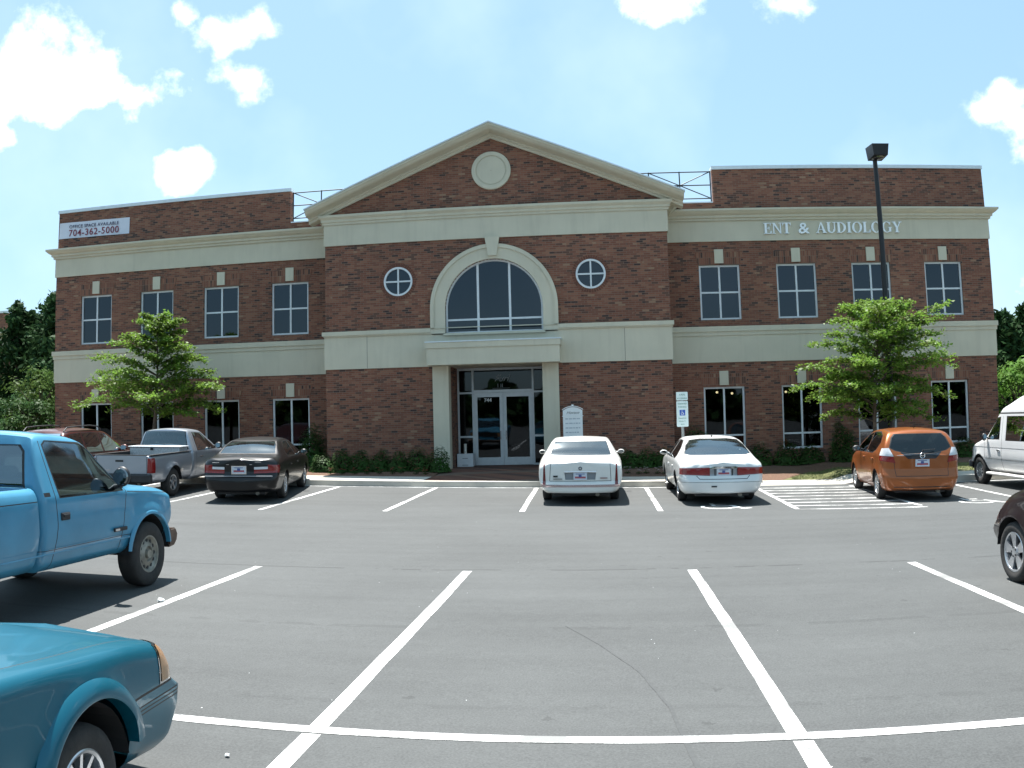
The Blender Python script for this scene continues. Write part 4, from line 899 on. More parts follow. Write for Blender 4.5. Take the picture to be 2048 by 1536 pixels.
def dash(root, w, y, z):
    m = MB(); m.box(-w, w, y - .15, y + .35, z - .25, z, bev=.05)
    n = 20; c = Vector((-.36, y - .34, z - .02)); V = []
    for i in range(n):
        a = 2 * math.pi * i / n
        for j in range(6):
            b = 2 * math.pi * j / 6; rr_ = .18 + .016 * math.cos(b); V.append((c.x + rr_ * math.cos(a), c.y + .016 * math.sin(b) + rr_ * math.sin(a) * .35, c.z + rr_ * math.sin(a) * .93))
    m.add(V, [(i * 6 + j, ((i + 1) % n) * 6 + j, ((i + 1) % n) * 6 + (j + 1) % 6, i * 6 + (j + 1) % 6) for i in range(n) for j in range(6)])
    m.tube(c, (c.x, c.y + .25, c.z - .1), .03); m.build('dashboard', DASHM, root, smooth=45)
def mirror(root, x, y, z, mat, sz=(.11, .06, .07), sides=(1, -1)):
    for sg in sides:
        m = MB(); c = (sg * (x + .13), y, z); m.ell(c, sz, 16, 10); m.tube((sg * (x - .02), y + .02, z - .03), (c[0] - sg * .06, y + .01, z - .01), .025, .02, 8)
        b = m.build('mirror', mat, root, smooth=50)
        g = MB(); g.lathe([(-sz[1] * 1.03, .0005), (-sz[1] * 1.03, .052), (-sz[1] * .8, .056)], 'y', (0, 0, 0), 20)
        o = g.build('mirror_glass', MIRG, b, loc=(c[0], c[1], c[2])); o.scale = (sz[0] / .075, 1, sz[2] / .075)
def plate(root, y, z, fr=None, w=.30, h=.15, x=0, name='licence_plate'):
    m = MB(); m.box(x - w / 2, x + w / 2, y - .012, y, z - h / 2, z + h / 2)
    if fr: m.box(x - w / 2 - .018, x + w / 2 + .018, y - .008, y + .004, z - h / 2 - .018, z + h / 2 + .018, mi=1)
    m.box(x - w * .40, x + w * .40, y - .0135, y - .0121, z - h * .30, z - h * .02, mi=2); m.box(x - w * .12, x + w * .10, y - .0145, y - .0136, z - h * .1, z + h * .25, mi=3); m.box(x - w * .33, x + w * .33, y - .0135, y - .0121, z + h * .30, z + h * .40, mi=3)
    return m.build(name, [PLATE, fr or CHROME, PLR, PLB], root)
def place(name, x, y, label, cat='car', S=.96, rz=0, wb=2.8):
    """x, y: ground point under the middle of the rear axle"""
    dx, dy = -math.sin(rz), math.cos(rz); w = wb * S
    z0 = gz(x, y); z1 = gz(x + dx * w, y + dy * w); pit = math.atan2(z1 - z0, w)
    rr = math.atan2(gz(x + dy * .75, y - dx * .75) - gz(x - dy * .75, y + dx * .75), 1.5)
    o = empty(name, (x, y, z0), label, cat); o.scale = (S, S, S)
    o.rotation_euler = (Matrix.Rotation(rz, 3, 'Z') @ Matrix.Rotation(pit, 3, 'X') @ Matrix.Rotation(-rr, 3, 'Y')).to_euler()
    return o
def wheels4(root, wb, tr, r, w, rr, style, mat=None, arch=None, W=.9, tr2=None):
    for yy, t in ((0, tr), (wb, tr2 or tr)):
        for sg in (1, -1): wheel(root, sg * t, yy, r, w, rr, style, sg, mat)
        if arch: well(root, W, yy, r + .02, arch, .34, 1)
def under(root, w, y0, y1, z, mat=None):
    m = MB(); m.box(-w, w, y0, y1, z - .05, z + .04); m.tube((.38, y0 - .05, z - .02), (.38, y0 + .8, z - .02), .045, mi=1); m.tube((-w * 1.1, 0, z + .02), (w * 1.1, 0, z + .02), .035); m.build('underbody', [BLACKP, STEELR], root)
def handles(root, pts, mat):
    for x, y, z in pts:
        for sg in (1, -1): m = MB(); m.box(*sorted((sg * (x - .01), sg * (x + .02))), y - .08, y + .08, z - .018, z + .018, bev=.008); m.build('door_handle', mat, root, smooth=50)
def badge(root, mat, bars, y, name='badge'):
    m = MB()
    for x0, x1, z0, z1 in bars: m.box(x0, x1, y - .008, y, z0, z1)
    return m.build(name, mat, root)
# --- 1 white formal sedan -------------------------------------------------
def sedan_cream():
    c = place('white_sedan', 2.70, -7.22, 'white long sedan with narrow vertical tail lamps parked nearest the entrance doors', wb=2.89)
    P = paint('white_sedan_paint', (.72, .70, .66), rough=.3)
    rows = [(-1.17, .27, .80, .925, .56, .90, .84, .76, .925, .955), (-.95, .25, .84, .945, .56, .925, .88, .80, .965, .99), (-.34, .2, .88, .965, .56, .945, .92, .84, 1.01, 1.04),
            (-.04, .2, .88, .97, .56, .95, .935, .74, 1.22, 1.26), (.27, .2, .88, .97, .56, .95, .94, .675, 1.385, 1.42), (1.2, .2, .88, .97, .56, .95, .94, .66, 1.42, 1.455), (1.8, .2, .88, .97, .56, .95, .94, .66, 1.39, 1.43),
            (2.35, .2, .88, .97, .56, .95, .935, .75, 1.16, 1.20), (2.8, .2, .88, .965, .56, .94, .925, .84, .96, .985), (3.4, .22, .87, .95, .52, .92, .85, .78, .90, .93), (3.95, .25, .82, .92, .5, .87, .74, .72, .79, .82)]
    s = Shell(rows, rc=.14, rb=.07, fb=.12, rear=[(.2, .03), (.30, .09), (.44, .10), (.50, .09), (.53, .0), (.9, 0)], front=[(.2, .05), (.5, .07), (.55, 0)])
    for yy in (0, 2.89): s.arch(yy, .35, .375)
    s.window([(-.62, 1.055), (.62, 1.055), (.70, 1.06), (.60, 1.36), (-.60, 1.36), (-.70, 1.06)], 'y', 3, sign=-1, flt=lambda q: -.6 < q.y < .6 and q.z > .95, e=.012)
    s.window([(-.74, 1.01), (.74, 1.01), (.60, 1.37), (-.60, 1.37)], 'y', 9, sign=1, flt=lambda q: q.z > .95)
    s.window([(2.25, .965), (2.42, .975), (1.85, 1.33), (1.42, 1.36), (1.42, .965)], 'x', 4, flt=lambda q: q.z > .9); s.window([(1.34, .965), (1.34, 1.365), (.62, 1.345), (.42, 1.20), (.36, .97)], 'x', 4, flt=lambda q: q.z > .9)
    s.both([(.765, .46), (.835, .46), (.815, .90), (.79, .90)], 'y', 5, sign=-1, thr=-.2, flt=lambda q: q.y < -.9)
    s.cut([(-.33, .56), (.33, .56), (.35, .71), (-.35, .71)], 'y', 6, sign=-1, flt=lambda q: q.y < -.9)
    for a in ([(-.66, .90), (-.68, .53), (.68, .53), (.66, .90)],): s.seam(a, 'y', sign=-1, w=.012, flt=lambda q: q.y < -.9)
    s.cut([(-.88, .405), (.88, .405), (.88, .455), (-.88, .455)], 'y', 7, sign=-1, flt=lambda q: q.y < -.9)
    s.seam([(1.38, .3), (1.38, .93)], 'x'); s.seam([(.36, .95), (.3, .75)], 'x'); s.seam([(2.45, .93), (2.4, .3)], 'x')
    s.build(c, P, {3: ('rear_window', SGLASS, .004, 0), 9: ('windscreen', CGLASS, .004, 0), 4: ('side_window', CGLASS, .004, 1), 5: ('tail_light', REDD, -.006, 1), 6: ('plate_recess', pm('recess_grey', (.22, .24, .26), .4, var=.05), .02, 0), 7: ('bumper_strip', pm('pink_reflection_chrome', (.50, .40, .42), .2, .8, var=.05), -.008, 0)})  # bumper strip: a pink reflection is painted into its chrome colour
    m = MB(); m.box(-.36, .36, -1.262, -1.235, .715, .745, bev=.01); m.build('plate_trim', CHROME, c)
    plate(c, -1.245, .635); m = MB(); m.lathe([(-.02, .02), (-.03, .03), (-.02, .042), (0, .042)], 'y', (0, -1.225, .81), 24); m.build('emblem', pm('emblem_grey', (.15, .15, .16), .3, .6, var=.1), c)
    badge(c, BLACKP, [(-.60, -.50, .615, .655)], -1.235); badge(c, BLACKP, [(-.60, -.40, .57, .585)], -1.235); badge(c, pm('badge_red', (.22, .05, .04), .4, var=.1), [(.44, .60, .585, .605)], -1.235)
    wheels4(c, 2.89, .79, .335, .21, .20, 'multi', arch=.375, W=.93); under(c, .6, -1.05, 3.7, .24)
    tub(c, .82, -.2, 2.6, .35, .90); seats(c, (1.35,), .38, .38, SEATB, rear=(.35, .62)); dash(c, .72, 2.3, .93); mirror(c, .90, 2.2, 1.02, P, (.085, .05, .055)); handles(c, [(.955, .62, .78), (.955, 1.6, .78)], P)
# --- 2 rounded white sedan -------------------------------------------------
def sedan_round():
    c = place('white_sedan', 5.68, -7.65, 'rounded white sedan with wide red tail lamps parked beside the hatched aisle', wb=2.85)
    P = paint('pearl_paint', (.70, .70, .685), rough=.3)
    rows = [(-1.14, .27, .76, .90, .56, .87, .80, .70, .90, .935), (-.95, .24, .83, .925, .56, .905, .86, .76, .955, .985), (-.55, .2, .86, .94, .56, .92, .91, .80, 1.0, 1.04),
            (-.05, .2, .86, .945, .56, .925, .93, .71, 1.21, 1.255), (.42, .2, .86, .945, .56, .93, .94, .63, 1.375, 1.42), (1.2, .2, .86, .945, .56, .93, .94, .61, 1.42, 1.46), (1.75, .2, .86, .945, .56, .93, .93, .62, 1.38, 1.42),
            (2.35, .2, .86, .945, .56, .93, .92, .72, 1.14, 1.18), (2.85, .2, .86, .94, .56, .92, .90, .80, .94, .97), (3.4, .22, .84, .93, .52, .90, .83, .72, .87, .90), (3.85, .26, .76, .88, .5, .83, .70, .66, .74, .77)]
    s = Shell(rows, rc=.26, rb=.12, fb=.2, rear=[(.2, .02), (.3, .08), (.5, .09), (.58, .06), (.62, .0), (.9, 0)], front=[(.2, .05), (.5, .07), (.6, 0)])
    for yy in (0, 2.85): s.arch(yy, .34, .37)
    s.window([(-.62, 1.06), (.62, 1.06), (.74, 1.085), (.66, 1.26), (.55, 1.37), (.3, 1.395), (-.3, 1.395), (-.55, 1.37), (-.66, 1.26), (-.74, 1.085)], 'y', 3, sign=-1, flt=lambda q: -.8 < q.y < .6 and q.z > .95, e=.02)
    s.window([(-.72, 1.0), (.72, 1.0), (.56, 1.37), (-.56, 1.37)], 'y', 9, sign=1, flt=lambda q: q.z > .95)
    s.window([(2.3, .955), (2.42, .965), (1.8, 1.31), (1.38, 1.355), (1.38, .955)], 'x', 4, flt=lambda q: q.z > .9); s.window([(1.30, .955), (1.30, 1.36), (.7, 1.335), (.35, 1.2), (.18, 1.03), (.25, .965)], 'x', 4, flt=lambda q: q.z > .9)
    for sg in (1, -1):
        s.cut([(sg * .30, .645), (sg * .93, .665), (sg * .93, .80), (sg * .30, .825)], 'y', 5, sign=-1, thr=-.05, flt=lambda q: q.y < -.88)
    s.cut([(-.30, .645), (.30, .645), (.30, .80), (-.30, .80)], 'y', 6, sign=-1, flt=lambda q: q.y < -.9)
    s.cut([(-.34, .80), (.34, .80), (.30, .84), (-.30, .84)], 'y', 7, sign=-1, flt=lambda q: q.y < -.9)
    s.seam([(-.58, .64), (-.52, .575), (.52, .575), (.58, .64)], 'y', sign=-1, w=.014, flt=lambda q: q.y < -.9)
    s.seam([(-.90, .50), (-.5, .505), (0, .51), (.5, .505), (.90, .50)], 'y', sign=-1, w=.008, flt=lambda q: q.y < -.9)
    s.seam([(1.34, .3), (1.34, .93)], 'x'); s.seam([(.30, .96), (.22, .75), (.42, .5)], 'x'); s.seam([(2.5, .93), (2.42, .3)], 'x')
    s.build(c, P, {3: ('rear_window', SGLASS, .004, 0), 9: ('windscreen', CGLASS, .004, 0), 4: ('side_window', CGLASSD, .004, 1), 5: ('tail_light', REDL, -.008, 1), 6: ('plate_recess', pm('recess_silver', (.30, .31, .33), .3, .4, var=.1), .012, 0), 7: ('plate_trim', CHROME, -.01, 0)})
    plate(c, -1.252, .72); badge(c, BLACKP, [(-.28, -.16, .405, .435)], -1.335)
    for k in (.19, -.19): badge(c, BLACKP, [(k - .012, k + .012, .65, .795)], -1.245)
    wheels4(c, 2.85, .775, .33, .205, .205, 'alloy7', arch=.37, W=.905); under(c, .58, -1.05, 3.6, .24)
    tub(c, .80, -.3, 2.6, .35, .90); seats(c, (1.3,), .37, .38, SEATB, rear=(.25, .6)); dash(c, .70, 2.3, .92); mirror(c, .87, 2.15, 1.01, P, (.10, .055, .06)); handles(c, [(.935, .6, .77), (.935, 1.6, .77)], P)
    m = MB(); m.box(-.012, .012, .52, .58, 1.43, 1.47); m.build('aerial', BLACKP, c)
# --- 3 black sedan ---------------------------------------------------------
def sedan_black():
    c = place('black_sedan', -5.06, -7.5, 'black sedan with red and white tail lamps parked right of the silver pickup', wb=2.70, rz=R(10), S=1.0)
    P = paint('black_car_paint', (.004, .003, .0035), coat=.3, rough=.35)
    rows = [(-1.05, .26, .72, .865, .56, .835, .86, .70, .955, .985), (-.9, .23, .79, .88, .56, .86, .90, .74, 1.0, 1.03), (-.45, .2, .81, .885, .56, .865, .92, .77, 1.03, 1.06),
            (.0, .2, .81, .885, .56, .87, .93, .67, 1.22, 1.265), (.45, .2, .81, .885, .56, .87, .935, .59, 1.345, 1.385), (1.1, .2, .81, .885, .56, .87, .935, .575, 1.375, 1.415), (1.65, .2, .81, .885, .56, .87, .93, .58, 1.335, 1.38),
            (2.2, .2, .81, .885, .56, .87, .915, .69, 1.12, 1.16), (2.6, .2, .81, .88, .56, .865, .90, .76, .93, .955), (3.2, .22, .8, .87, .52, .84, .82, .70, .86, .885), (3.62, .25, .72, .82, .5, .78, .68, .6, .71, .74)]
    s = Shell(rows, rc=.18, rb=.10, fb=.16, rear=[(.2, .03), (.3, .08), (.55, .09), (.60, .06), (.64, 0), (.9, 0)], front=[(.2, .05), (.5, .07), (.55, 0)])
    for yy in (0, 2.7): s.arch(yy, .325, .355)
    s.window([(-.66, 1.08), (.66, 1.08), (.60, 1.25), (.53, 1.335), (-.53, 1.335), (-.60, 1.25)], 'y', 3, sign=-1, flt=lambda q: -.7 < q.y < .6 and q.z > .95, e=.03)
    s.window([(-.68, .99), (.68, .99), (.53, 1.33), (-.53, 1.33)], 'y', 9, sign=1, flt=lambda q: q.z > .95)
    s.window([(2.1, .95), (2.25, .955), (1.68, 1.27), (1.32, 1.31), (1.32, .95)], 'x', 4, flt=lambda q: q.z > .9); s.window([(1.25, .95), (1.25, 1.315), (.66, 1.30), (.38, 1.15), (.30, .97)], 'x', 4, flt=lambda q: q.z > .9)
    for sg in (1, -1):
        s.cut([(sg * .34, .665), (sg * .87, .675), (sg * .87, .76), (sg * .34, .755)], 'y', 5, sign=-1, thr=-.2, flt=lambda q: q.y < -.82)
        s.cut([(sg * .34, .755), (sg * .64, .76), (sg * .64, .815), (sg * .34, .81)], 'y', 6, sign=-1, thr=-.2, flt=lambda q: q.y < -.82)
        s.cut([(sg * .64, .76), (sg * .87, .76), (sg * .87, .845), (sg * .64, .86)], 'y', 7, sign=-1, thr=-.2, flt=lambda q: q.y < -.82)
    s.seam([(-.85, .61), (.85, .61)], 'y', sign=-1, w=.014, thr=-.3, flt=lambda q: q.y < -.8)
    s.seam([(1.29, .3), (1.29, .93)], 'x'); s.seam([(.36, .96), (.28, .75), (.4, .55)], 'x'); s.seam([(2.3, .93), (2.26, .3)], 'x')
    s.build(c, P, {3: ('rear_window', SGLASS, .004, 0), 9: ('windscreen', CGLASS, .004, 0), 4: ('side_window', CGLASS, .004, 1), 5: ('tail_light', REDL, -.008, 1), 6: ('reversing_light', WHL, -.008, 1), 7: ('brake_light', REDL, -.008, 1)})
    plate(c, -1.165, .745, fr=CHROME, w=.31); m = MB(); m.box(-.78, .78, -1.235, -1.215, .598, .622, bev=.006); m.build('bumper_trim', pm('dull_chrome', (.30, .31, .33), .3, .7, var=.1), c)
    badge(c, CHROME, [(-.62, -.46, .905, .918)], -1.13); badge(c, CHROME, [(.36, .5, .915, .93)], -1.13); badge(c, CHROME, [(-.3, .3, .862, .87)], -1.13)
    m = MB(); m.lathe([(-.02, .022), (-.026, .03), (-.02, .038), (0, .038)], 'y', (0, -1.12, .92), 20); o = m.build('emblem', CHROME, c)
    wheels4(c, 2.7, .745, .318, .205, .205, 'multi', arch=.355, W=.85); under(c, .55, -.95, 3.4, .23)
    tub(c, .76, -.2, 2.4, .35, .88); seats(c, (1.25,), .35, .36, SEATM, rear=(.3, .56)); dash(c, .66, 2.15, .9); mirror(c, .82, 2.0, 1.0, P, (.10, .055, .065)); handles(c, [(.872, .55, .78), (.872, 1.5, .78)], P)
# --- 4 orange hatchback ----------------------------------------------------
def hatch():
    c = place('orange_hatchback', 10.00, -8.30, 'orange five-door hatchback parked partly over the hatched aisle markings', wb=2.5, rz=R(-7), S=1.0)
    P = paint('orange_paint', (.30, .085, .02), rough=.35, metal=.4)
    rows = [(-.66, .25, .70, .82, .52, .82, .86, .80, .96, 1.0), (-.60, .22, .74, .84, .52, .83, .92, .79, 1.06, 1.10), (-.48, .2, .77, .845, .52, .84, .95, .735, 1.25, 1.30), (-.30, .2, .78, .848, .52, .845, .965, .66, 1.42, 1.475), (-.1, .2, .78, .85, .52, .845, .97, .63, 1.455, 1.51),
            (.6, .19, .79, .85, .52, .845, .96, .61, 1.48, 1.53), (1.2, .19, .79, .85, .52, .845, .94, .61, 1.45, 1.505), (1.7, .19, .79, .85, .52, .84, .92, .66, 1.32, 1.37),
            (2.3, .19, .79, .848, .52, .835, .89, .74, 1.06, 1.11), (2.72, .2, .78, .845, .52, .82, .84, .73, .92, .96), (3.05, .22, .74, .82, .5, .78, .74, .66, .82, .86), (3.25, .25, .66, .76, .48, .70, .64, .55, .68, .71)]
    s = Shell(rows, rc=.2, rb=.07, fb=.16, rear=[(.15, .02), (.25, .07), (.50, .09), (.56, .07), (.62, 0), (1.0, 0), (1.4, 0), (1.46, .05), (1.6, .05)], front=[(.2, .04), (.5, .05), (.6, 0)])
    s.flare(0, .32, .36, .02); s.flare(2.5, .32, .36, .02)
    for yy in (0, 2.5): s.arch(yy, .31, .345)
    s.window([(-.54, 1.06), (-.25, 1.0), (.25, 1.0), (.54, 1.06), (.65, 1.12), (.58, 1.32), (.50, 1.40), (-.50, 1.40), (-.58, 1.32), (-.65, 1.12)], 'y', 3, sign=-1, flt=lambda q: q.y < .0 and q.z > .9, e=.025, thr=.05)
    s.cut([(-.46, 1.04), (-.30, .885), (.30, .885), (.46, 1.04)], 'y', 8, sign=-1, flt=lambda q: q.y < .0)
    s.window([(-.62, 1.0), (.62, 1.0), (.55, 1.44), (-.55, 1.44)], 'y', 9, sign=1, flt=lambda q: q.z > .95)
    s.window([(2.25, .955), (1.98, 1.13), (1.5, 1.34), (1.05, 1.42), (1.05, .98)], 'x', 4, flt=lambda q: q.z > .9); s.window([(.98, .98), (.98, 1.425), (.35, 1.43), (.05, 1.36), (-.06, 1.22), (.12, 1.06), (.35, 1.0)], 'x', 4, flt=lambda q: q.z > .9)
    for sg in (1, -1):
        s.cut([(sg * .60, .94), (sg * .90, .96), (sg * .90, 1.10), (sg * .68, 1.11)], 'y', 6, sign=-1, thr=-.6, flt=lambda q: q.y < -.42)
        s.cut([(sg * .56, .80), (sg * .90, .86), (sg * .90, .96), (sg * .60, .94)], 'y', 5, sign=-1, thr=-.6, flt=lambda q: q.y < -.42)
    s.seam([(-.60, .92), (-.56, .53), (.56, .53), (.60, .92)], 'y', sign=-1, flt=lambda q: q.y < -.4)
    s.seam([(-.6, .30), (.6, .30)], 'y', sign=-1, flt=lambda q: q.y < -.4, w=.02)
    s.seam([(1.01, .3), (1.01, .95)], 'x'); s.seam([(.05, 1.0), (.0, .8), (.36, .5)], 'x'); s.seam([(2.0, .95), (1.98, .3)], 'x')
    s.seam([(.58, -.25), (.54, .4), (.53, 1.2)], 'z', sign=1, flt=lambda q: q.z > 1.35); s.seam([(-.58, -.25), (-.54, .4), (-.53, 1.2)], 'z', sign=1, flt=lambda q: q.z > 1.35)
    s.build(c, P, {3: ('rear_window', CGLASSD, .004, 0), 9: ('windscreen', CGLASS, .004, 0), 4: ('side_window', CGLASSD, .004, 1), 5: ('tail_light', REDL, -.01, 1), 6: ('clear_light', WHL, -.012, 1), 8: ('tailgate_panel', pm('gloss_black_panel', (.02, .024, .032), .15, coat=.5, var=.05), -.004, 0)})
    plate(c, -.745, .80); m = MB(); m.tube((.02, -.735, 1.065), (.30, -.66, 1.075), .010); m.tube((.02, -.75, 1.05), (.02, -.70, 1.05), .02); m.build('rear_wiper', BLACKP, c)
    m = MB()
    for x0 in (-.045, .033): m.box(x0, x0 + .012, -.765, -.755, .92, .985)
    m.box(-.033, .033, -.765, -.755, .948, .958); m.lathe([(-.006, .05), (-.01, .056), (0, .062)], 'y', (0, -.758, .953), 20); m.build('emblem', CHROME, c)
    badge(c, CHROME, [(-.54, -.40, .955, .972)], -.745)
    wheels4(c, 2.5, .735, .305, .185, .205, 'multi', arch=.345, W=.855); under(c, .54, -.55, 3.1, .22)
    tub(c, .75, -.3, 2.2, .35, .90); seats(c, (1.15,), .34, .45, SEATM, rear=(.3, .55)); dash(c, .66, 1.95, .98); mirror(c, .80, 1.72, 1.03, BLACKP, (.10, .06, .07)); handles(c, [(.85, .35, .86), (.85, 1.25, .86)], P)
    m = MB(); m.tube((0, -.05, 1.50), (0, -.09, 1.60), .008); m.build('aerial', BLACKP, c)
# --- 5 dark red suv --------------------------------------------------------
def suv():
    c = place('dark_red_suv', -10.25, -8.05, 'dark red sport utility vehicle with roof rails half hidden behind the blue pickup', 'car', wb=2.7, rz=R(2))
    P = paint('maroon_paint', (.075, .016, .012), rough=.35, metal=.2)
    rows = [(-.82, .36, .78, .90, .62, .89, 1.02, .84, 1.12, 1.16), (-.72, .32, .82, .915, .62, .90, 1.06, .78, 1.30, 1.34), (-.5, .3, .84, .92, .62, .905, 1.07, .68, 1.60, 1.655), (-.2, .3, .84, .92, .62, .905, 1.07, .66, 1.66, 1.71), (.8, .3, .84, .92, .62, .905, 1.06, .65, 1.67, 1.725),
            (1.4, .3, .84, .92, .62, .905, 1.05, .66, 1.61, 1.665), (2.2, .3, .84, .92, .62, .90, 1.03, .78, 1.22, 1.265), (2.6, .3, .84, .915, .62, .895, 1.01, .82, 1.04, 1.08), (3.2, .32, .82, .90, .6, .87, .94, .76, .98, 1.02), (3.6, .36, .74, .84, .56, .80, .80, .66, .84, .88)]
    s = Shell(rows, rc=.18, rb=.07, fb=.16)
    for yy in (0, 2.7): s.arch(yy, .38, .41)
    s.window([(-.6, 1.14), (.6, 1.14), (.58, 1.58), (-.58, 1.58)], 'y', 3, sign=-1, flt=lambda q: q.y < .0)
    s.window([(-.7, 1.1), (.7, 1.1), (.58, 1.6), (-.58, 1.6)], 'y', 9, sign=1, flt=lambda q: q.z > 1.05)
    s.window([(2.2, 1.08), (1.95, 1.25), (1.45, 1.54), (1.12, 1.585), (1.12, 1.09)], 'x', 4, flt=lambda q: q.z > 1); s.window([(1.04, 1.09), (1.04, 1.59), (.28, 1.60), (.28, 1.10)], 'x', 4, flt=lambda q: q.z > 1); s.window([(.20, 1.11), (.20, 1.60), (-.30, 1.56), (-.5, 1.14)], 'x', 4, flt=lambda q: q.z > 1)
    s.both([(.66, .85), (.95, .85), (.95, 1.25), (.72, 1.25)], 'y', 5, sign=-1, thr=-.4, flt=lambda q: q.y < -.55)
    s.seam([(1.08, .4), (1.08, 1.06)], 'x'); s.seam([(2.1, 1.04), (2.08, .4)], 'x')
    s.build(c, P, {3: ('rear_window', CGLASSD, .004, 0), 9: ('windscreen', PGLASS, .004, 0), 4: ('side_window', PGLASS, .004, 1), 5: ('tail_light', REDL, -.01, 1)})
    for sg in (1, -1):
        m = MB()
        pts = [(-.45, 1.65), (-.3, 1.75), (.2, 1.775), (.8, 1.78), (1.2, 1.75), (1.35, 1.66)]
        for a, b in zip(pts, pts[1:]): m.tube((sg * .62, a[0], a[1]), (sg * .62, b[0], b[1]), .018)
        m.build('roof_rail', BLACKP, c, smooth=50)
    wheels4(c, 2.7, .79, .36, .22, .22, 'alloy', arch=.41, W=.905); under(c, .6, -.7, 3.4, .34); tub(c, .8, -.4, 2.4, .45, 1.0); seats(c, (1.2,), .38, .6, SEATM, rear=(.2, .6)); dash(c, .7, 2.05, 1.06)
    mirror(c, .86, 2.0, 1.14, P, (.12, .07, .09)); plate(c, -.90, .9)
# --- 6 silver pickup -------------------------------------------------------
def bed_box(root, P, w, y0, y1, zf, zt, wall=.055, liner=None):
    """hollow cargo bed: inner tub below the rails"""
    m = MB(); wi = w - wall
    V = [(-wi, y0, zf), (wi, y0, zf), (wi, y1, zf), (-wi, y1, zf), (-wi, y0, zt), (wi, y0, zt), (wi, y1, zt), (-wi, y1, zt)]
    m.add(V, [(0, 1, 2, 3), (0, 4, 5, 1), (1, 5, 6, 2), (2, 6, 7, 3), (3, 7, 4, 0)]); m.build('bed_liner', liner or pm('bed_liner', (.03, .03, .032), .8, var=.2), root, recalc=False)
def pickup_silver():
    c = place('silver_pickup', -7.92, -7.55, 'silver pickup truck with a tool box across its bed, parked left of the black sedan', 'pickup truck', wb=2.78, rz=R(1))
    P = paint('silver_paint', (.36, .385, .43), rough=.35, metal=.55)
    # bed rows low, cab rows high
    bed = [(-1.12, .42, .75, .84, .70, .825, .98, .79, 1.075, 1.08), (-.9, .40, .79, .865, .70, .845, 1.0, .80, 1.085, 1.09), (1.10, .38, .79, .865, .70, .845, 1.0, .80, 1.085, 1.09)]
    b = Shell(bed, rc=.06, rb=.012, fb=.0)
    b.flare(0, .38, .40, .055, .11)
    b.arch(0, .38, .41)
    b.cut([(-.745, -1.065), (.745, -1.065), (.745, 1.06), (-.745, 1.06)], 'z', -1, sign=1, flt=lambda q: q.z > .9)
    for sg in (1, -1): b.cut([(sg * .715, .66), (sg * .93, .66), (sg * .93, 1.02), (sg * .735, 1.02)], 'y', 5, sign=-1, thr=-.7, flt=lambda q: q.y < -.97)
    b.seam([(-.705, 1.06), (-.705, .64), (.705, .64), (.705, 1.06)], 'y', sign=-1, w=.014)
    b.cut([(-.16, .93), (.06, .93), (.06, .975), (-.16, .975)], 'y', 6, sign=-1, flt=lambda q: q.y < -1)
    ob = b.build(c, P, {5: ('tail_light', REDL, -.006, 1), 6: ('tailgate_handle', BLACKP, -.008, 0)}); ob[(0, 0)].name = 'cargo_bed'
    bed_box(c, P, .80, -1.07, 1.07, .62, 1.084)
    m = MB(); m.box(-.84, -.745, -1.1, 1.09, 1.088, 1.105, bev=.006); m.build('rail_cap', BLACKP, c); m = MB(); m.box(.745, .84, -1.1, 1.09, 1.088, 1.105, bev=.006); m.build('rail_cap', BLACKP, c); m = MB(); m.box(-.73, .73, -1.128, -1.06, 1.088, 1.10, bev=.004); m.build('rail_cap', BLACKP, c)
    cab = [(1.13, .36, .76, .85, .70, .835, 1.06, .71, 1.22, 1.25), (1.16, .34, .78, .86, .70, .845, 1.06, .69, 1.36, 1.40), (1.24, .33, .78, .865, .70, .85, 1.06, .64, 1.60, 1.655), (1.45, .33, .78, .865, .70, .85, 1.06, .61, 1.63, 1.685), (2.0, .33, .78, .865, .70, .85, 1.05, .60, 1.61, 1.67),
           (2.5, .33, .78, .865, .70, .845, 1.04, .68, 1.36, 1.41), (2.92, .33, .78, .86, .70, .84, 1.02, .78, 1.10, 1.14), (3.3, .34, .77, .85, .68, .83, .98, .74, 1.06, 1.10), (3.6, .4, .76, .84, .6, .8, .86, .68, .92, .95)]
    s = Shell(cab, rc=.06, rb=.02, fb=.12)
    s.flare(2.78, .38, .40, .03, .1); s.arch(2.78, .38, .41)
    s.window([(-.56, 1.18), (.56, 1.18), (.62, 1.24), (.56, 1.50), (.50, 1.55), (-.50, 1.55), (-.56, 1.50), (-.62, 1.24)], 'y', 3, sign=-1, flt=lambda q: q.z > 1.1)
    s.cut([(-.12, 1.59), (.12, 1.59), (.12, 1.625), (-.12, 1.625)], 'y', 5, sign=-1, thr=.02)
    s.window([(-.7, 1.13), (.7, 1.13), (.58, 1.6), (-.58, 1.6)], 'y', 9, sign=1, flt=lambda q: q.z > 1.1)
    s.window([(2.72, 1.10), (2.45, 1.28), (2.05, 1.53), (1.52, 1.57), (1.46, 1.09)], 'x', 4, flt=lambda q: q.z > 1.03)
    s.seam([(1.36, .4), (1.36, 1.05), (1.42, 1.58)], 'x'); s.seam([(2.62, 1.03), (2.5, .4)], 'x')
    oc = s.build(c, P, {3: ('rear_window', CGLASSD, .004, 0), 9: ('windscreen', CGLASS, .004, 0), 4: ('side_window', CGLASS, .004, 1), 5: ('brake_light', REDL, -.006, 0)}); oc[(0, 0)].name = 'cab'
    m = MB(); m.box(-.86, .86, -1.22, -1.10, .42, .64, bev=.03); m.box(-.3, .3, -1.24, -1.2, .45, .60); m.build('rear_bumper', BLACKP, c); plate(c, -1.245, .53, x=.05)
